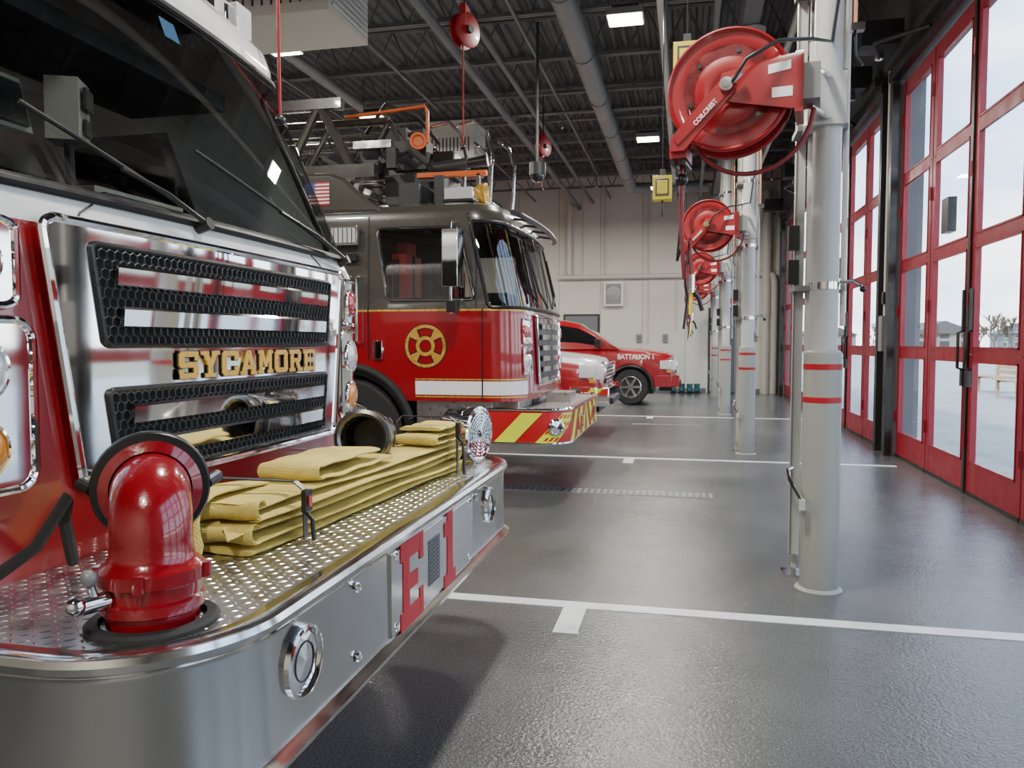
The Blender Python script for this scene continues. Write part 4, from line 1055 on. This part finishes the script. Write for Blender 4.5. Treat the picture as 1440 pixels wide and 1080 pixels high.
for dx in(0,.28):
    b.tube([(-2.25+dx,YC-.3,2.75),(-2.22+dx,YC-.3,3.3),(-2.28+dx,YC-.3,3.55),(-2.40+dx,YC-.3,3.66),(-2.6+dx,YC-.3,3.62)],.018,CHROME)
    b.tube([(-2.15+dx,YC+.3,2.75),(-2.12+dx,YC+.3,3.3),(-2.18+dx,YC+.3,3.5),(-2.30+dx,YC+.3,3.6)],.018,CHROME)
b.tube([(-3.1,YC-.6,3.4),(-2.9,YC-.7,3.2),(-2.7,YC-.68,3.3),(-2.5,YC-.7,3.15)],.018,RUBBER)
b.tube([(-3.3,YC-.3,3.6),(-3.0,YC-.5,3.83),(-2.7,YC-.4,3.7),(-2.5,YC-.3,3.45)],.022,RUBBER)
b.b2((-2.7,YC-.95,2.69),(-2.5,YC+.95,2.92),DGREY)
b.b2((-2.4,YC-.8,2.69),(-2.3,YC-.6,3.02),DGREY)
b.finish('ladder_tip_gear',lt,bevel=.006)
# ================================================================== cars
def car(name,xn,yc,p):
    e=empty(name);b=B();L=p['L'];W=p['W'];ss=[]
    s=0
    while s<L+.001: ss.append(s);s+=.04
    def zb(s):
        z=p['zb']
        for a in p['ax']:
            d=abs(s-a)
            if d<p['ar']: z=max(z,p['wr']+math.sqrt(p['ar']**2-d*d))
        return z
    prof=[]
    for s in ss:
        zt=interp(s,*p['top']);w=interp(s,*p['wid'])*W;z0=zb(s);cr=.03
        pts=[(-w+.03,z0),(-w,z0+.05),(-w-.012,max(z0+.06,.5*(p['zb']+zt))),(-w-.005,zt-.22 if zt-.22>z0+.08 else z0+.09),(-w+.03,zt-.10),(-w+.09,zt-.03),(-w*.72,zt),(-w*.35,zt+cr),(0,zt+cr)]
        pts=pts+[(-y,z) for y,z in pts[-2::-1]];prof.append([(xn-s,yc+y,z) for y,z in pts])
    k=len(prof[0]);vs=[v for r in prof for v in r];o=len(b.v);b.v+=vs
    for i in range(len(prof)-1):
        for j in range(k-1):
            b.f.append([o+i*k+j,o+(i+1)*k+j,o+(i+1)*k+j+1,o+i*k+j+1])
            b.fm.append(b.mi(p['paint'](ss[i],j if j<k/2 else k-2-j)))
    b.f.append([o+j for j in range(k)]);b.fm.append(b.mi(p['paint'](0,1)))
    b.f.append([o+(len(prof)-1)*k+j for j in range(k)]);b.fm.append(b.mi(p['paint'](L,1)))
    b.finish('body',e,smooth=40)
    b=B();prof=[];gs=[s for s in lin(p['cowl'],p['rear'],60)]
    for s in gs:
        zr=interp(s,*p['roof']);zt=interp(s,*p['top'])-.03;f=(zr-zt)/(p['zr']-zt+1e-6);f=max(0,min(1,f))
        w=W*interp(s,*p['wid']);wb=w-.05;wr=wb-(.20)*f
        pts=[(-wb,zt),(-wb+(wb-wr)*.25,zt+(zr-zt)*.25),(-wr-.03,zt+(zr-zt)*.82),(-wr+.03,zt+(zr-zt)*.95),(-wr+.14,zr),(-wr*.4,zr+.02*f),(0,zr+.025*f)]
        pts=pts+[(-y,z) for y,z in pts[-2::-1]];prof.append([(xn-s,yc+y,z) for y,z in pts])
    k=len(prof[0]);o=len(b.v);b.v+=[v for r in prof for v in r]
    for i in range(len(prof)-1):
        s=gs[i]
        for j in range(k-1):
            jj=j if j<k/2 else k-2-j
            if s<p['ws'] and jj>=3: m=DARKGL if jj>=4 else p['roofm']
            elif jj==1 and s>p['cowl']+.45 and not any(a<s<c for a,c in p['pil']): m=DARKGL
            else: m=p['roofm']
            b.f.append([o+i*k+j,o+(i+1)*k+j,o+(i+1)*k+j+1,o+i*k+j+1]);b.fm.append(b.mi(m))
    b.f.append([o+(len(prof)-1)*k+j for j in range(k)]);b.fm.append(b.mi(DARKGL))
    b.finish('greenhouse',e,smooth=40)
    b=B()
    for a in p['ax']:
        for s in(-1,1):
            wheel(b,(xn-a,yc+s*(W-.13),p['wr']+.01),p['wr'],.25,0,s,6,p['rim'])
            b.tube([(xn-a+(p['ar']+.01)*math.cos(t),yc+s*(W+.0),p['wr']+(p['ar']+.01)*math.sin(t)) for t in lin(R(-5),R(185),20)],.03,p['flare'])
        b.b2((xn-a-.5,yc-W+.28,.25),(xn-a+.5,yc+W-.28,.9),BLACK)
    b.finish('wheels',e)
    b=B();g=p['gz']
    b.b2((xn-.10,yc-W*.58,g[0]),(xn+.03,yc+W*.58,g[1]),BLACK)
    for i in range(5):
        z=g[0]+.03+(g[1]-g[0]-.06)*i/4;b.b2((xn-.05,yc-W*.56,z-.015),(xn+.045,yc+W*.56,z+.015),p['gm'])
    b.b2((xn-.05,yc-W*.60,g[1]-.01),(xn+.05,yc+W*.60,g[1]+.04),p['gm'])
    for s in(-1,1):
        b.box((xn-.09,yc+s*W*.78,(g[0]+g[1])/2+.04),(.24,W*.36,.22),CLEARLENS);b.box((xn-.22,yc+s*(W*.955),(g[0]+g[1])/2+.05),(.22,.10,.19),CLEARLENS)
        b.box((xn-.13,yc+s*W*.98,g[0]+.05),(.1,.03,.06),AMBER)
        b.box((xn-.02,yc+s*W*.68,(g[0]+g[1])/2+.04),(.13,.14,.14),CHROME)
        b.box((xn-p['cowl']-.45,yc+s*(W+.14),interp(p['cowl'],*p['top'])+.12),(.14,.2,.18),p['mirm'])
        b.box((xn-p['cowl']-1.5,yc+s*(W+.01),interp(p['cowl'],*p['top'])-.15),(.2,.03,.04),p['mirm'])
    bz=p['bz'];b.box((xn-.02,yc,(bz[0]+bz[1])/2),(.26,2*W*.96,bz[1]-bz[0]),p['bm'])
    for s in(-1,1): b.box((xn-.26,yc+s*(W-.04),(bz[0]+bz[1])/2),(.4,.12,bz[1]-bz[0]),p['bm'])
    b.box((xn+.08,yc,bz[0]+.06),(.12,W*1.2,.1),BLACK)
    b.box((xn-.2,yc,bz[0]-.04),(.3,W*1.5,.12),BLACK)
    b.finish('front_end',e,bevel=.03,seg=3)
    return e
suv=car('red_suv',-.25,18.9,dict(L=5.3,W=1.02,zb=.42,wr=.40,ar=.48,ax=(.98,4.1),
  top=([0,.06,.2,.6,1.25,1.5,5.3],[1.0,1.12,1.17,1.23,1.28,1.30,1.28]),wid=([0,.1,.3,.7,5.3],[.80,.90,.96,1,1]),
  paint=lambda s,j:RED,roofm=RED,cowl=1.25,rear=5.2,ws=2.15,zr=1.93,roof=([1.25,2.2,2.6,4.9,5.2],[1.28,1.85,1.93,1.92,1.5]),
  pil=((1.2,1.75),(2.85,2.95),(3.85,3.95)),rim=STEEL,flare=BLACK,gz=(.72,1.02),gm=CHROME,mirm=BLACK,bz=(.42,.68),bm=RED))
b=B()
b.text('BATTALION 1',(-1.12,18.9-1.040,1.10),(1,0,0),(0,0,1),.80,.12,TAPEW,.010)
b.b2((-2.9,18.9-1.04,.74),(-1.9,18.9-1.03,.79),TAPEW)
b.finish('livery',suv)
pk=car('pickup_truck',-1.20,12.35,dict(L=5.9,W=1.02,zb=.48,wr=.42,ar=.50,ax=(1.0,4.6),
  top=([0,.06,.25,.7,1.35,1.5,5.9],[1.04,1.14,1.19,1.24,1.31,1.34,1.34]),wid=([0,.1,.3,.7,5.9],[.84,.93,.97,1,1]),
  paint=lambda s,j:(WHITE if j>=4 else RED),roofm=WHITE,cowl=1.35,rear=4.0,ws=2.1,zr=1.98,roof=([1.35,2.15,2.5,3.8,4.0],[1.31,1.90,1.98,1.96,1.5]),
  pil=((1.2,1.8),(2.85,2.95)),rim=STEEL,flare=RED,gz=(.80,1.08),gm=CHROME,mirm=BLACK,bz=(.48,.76),bm=CHROME))
b=B()
for i,(x,y,a) in enumerate(((-.35,22.55,0),(-.12,22.6,.3),(.1,22.5,-.4),(.3,22.62,.2))):
    rot=Matrix.Rotation(a,3,'Z')
    b.sphere((x,y,.08),.08,TEAL,14,(1,2.0,1));b.cyl((x,y+.08,.08),(x,y+.1,.26),.07,TEAL,r1=.085);b.box((x,y,.015),(.15,.32,.03),BLACK,rot)
b.finish('rubber_boots')
# ================================================================== outside
b=B();b.b2((XD+.15,-40,-.12),(22,120,-.02),CONC);b.finish('ground_apron')
b=B();b.b2((22,-60,-.12),(260,320,-.01),GRASS);b.b2((XD+.15,120,-.12),(22,320,-.01),GRASS);b.finish('ground_grass')
def house(x,y,w,d,h):
    b=B();b.b2((x-w/2,y-d/2,-.02),(x+w/2,y+d/2,h),HOUSE)
    b.prism([(x-w/2-.4,y-d/2-.4,h),(x+w/2+.4,y-d/2-.4,h),(x,y-d/2-.4,h+w*.22)],(0,d+.8,0),ROOFM)
    for k in range(3):
        for z in(.8,2.1):
            b.b2((x-w/2-.05,y-d/3+k*d/3-.6,z),(x-w/2,y-d/3+k*d/3+.6,z+.9),TAPEW);b.b2((x-w/2-.07,y-d/3+k*d/3-.5,z+.1),(x-w/2-.05,y-d/3+k*d/3+.5,z+.8),DGREY)
            b.b2((x-w/3+k*w/3-.6,y-d/2-.05,z),(x-w/3+k*w/3+.6,y-d/2,z+.9),DGREY)
    b.finish('house')
house(34,122,8,12,2.7);house(49,126,8,12,2.8);house(62,118,9,12,2.9);house(22,137,8,10,2.7);house(76,110,10,12,3.0)
def tree(x,y,h,seed):
    rnd=random.Random(seed);b=B()
    def br(p,d,l,r,lv):
        q=p+d*l;b.cyl(p,q,r,BARK,r1=r*.65,n=5,caps=False)
        if lv==0: return
        for k in range(4 if lv>1 else 5):
            a=Vector((rnd.uniform(-1,1),rnd.uniform(-1,1),rnd.uniform(-.1,.9)));nd=(d+a*.85).normalized()
            br(p+d*l*rnd.uniform(.55,1),nd,l*rnd.uniform(.55,.75),max(.032,r*.55),lv-1)
    br(Vector((x,y,-.02)),Vector((0,0,1)),h*.35,h*.022,4);b.finish('bare_tree')
for i,(x,y,h) in enumerate(((36,104,6.6),(38.5,106,5.6),(41,104,6.4),(43.5,108,6.2),(30,108,5),(22.5,104,4.8),(47,104,6),(33,100,4.8),(26,112,5),(52,98,6),(60,92,6))): tree(x,y,h,i)
def bench(x,y):
    b=B()
    for k in range(4): b.box((x-.25+k*.14,y,.45),(.12,1.7,.04),WOOD)
    for k in range(3): b.box((x+.30+k*.03,y,.58+k*.15),(.04,1.7,.12),WOOD)
    for s in(-.7,.7):
        b.box((x-.2,y+s,.21),(.06,.06,.46),WOOD);b.box((x+.3,y+s,.44),(.06,.06,.92),WOOD);b.box((x+.05,y+s,.40),(.55,.06,.05),WOOD)
    b.finish('wooden_bench')
bench(8.3,22.4);bench(8.7,25.0)
b=B();b.cyl((22.5,52,-.02),(22.5,52,5.2),.08,DGREY,n=10);b.tube([(22.5,52,5.1),(22.2,51.8,5.3),(21.8,51.6,5.3)],.05,DGREY);b.box((21.6,51.5,5.28),(.5,.3,.1),DGREY);b.finish('street_lamp')
# ================================================================== world / lights
w=bpy.data.worlds.new('sky');scene.world=w;w.use_nodes=True;nt=w.node_tree;n=nt.nodes;L=nt.links
bg=n['Background'];tc=n.new('ShaderNodeTexCoord');no=n.new('ShaderNodeTexNoise');no.inputs['Scale'].default_value=3.0;no.inputs['Detail'].default_value=8;no.inputs['Roughness'].default_value=.6
mp=n.new('ShaderNodeMapping');mp.inputs['Scale'].default_value=(1,1,2.5)
L.new(tc.outputs['Generated'],mp.inputs['Vector']);L.new(mp.outputs['Vector'],no.inputs['Vector'])
sx_=n.new('ShaderNodeSeparateXYZ');L.new(tc.outputs['Generated'],sx_.inputs[0])
ad=n.new('ShaderNodeMath');ad.operation='MULTIPLY_ADD';ad.inputs[1].default_value=-.55;L.new(sx_.outputs['Z'],ad.inputs[0]);L.new(no.outputs['Fac'],ad.inputs[2])
cr=n.new('ShaderNodeValToRGB');cr.color_ramp.elements[0].position=.26;cr.color_ramp.elements[1].position=.52
cr.color_ramp.elements[0].color=(.36,.54,.82,1);cr.color_ramp.elements[1].color=(.93,.96,.98,1)
L.new(ad.outputs[0],cr.inputs['Fac']);L.new(cr.outputs['Color'],bg.inputs['Color']);bg.inputs['Strength'].default_value=5.2
sd=bpy.data.lights.new('sun','SUN');sd.energy=4;sd.angle=R(2);sd.color=(1,.95,.88)
so_=bpy.data.objects.new('sun',sd);scene.collection.objects.link(so_)
so_.rotation_euler=Vector((.25,.75,-.65)).to_track_quat('-Z','Y').to_euler()
cd=bpy.data.cameras.new('camera');cd.lens=27.5;cd.sensor_width=36;cd.clip_start=.05;cd.clip_end=600
co=bpy.data.objects.new('camera',cd);scene.collection.objects.link(co);co.location=(0,0,1.4);co.rotation_euler=(R(90-2.97),0,R(12.56))
scene.camera=co
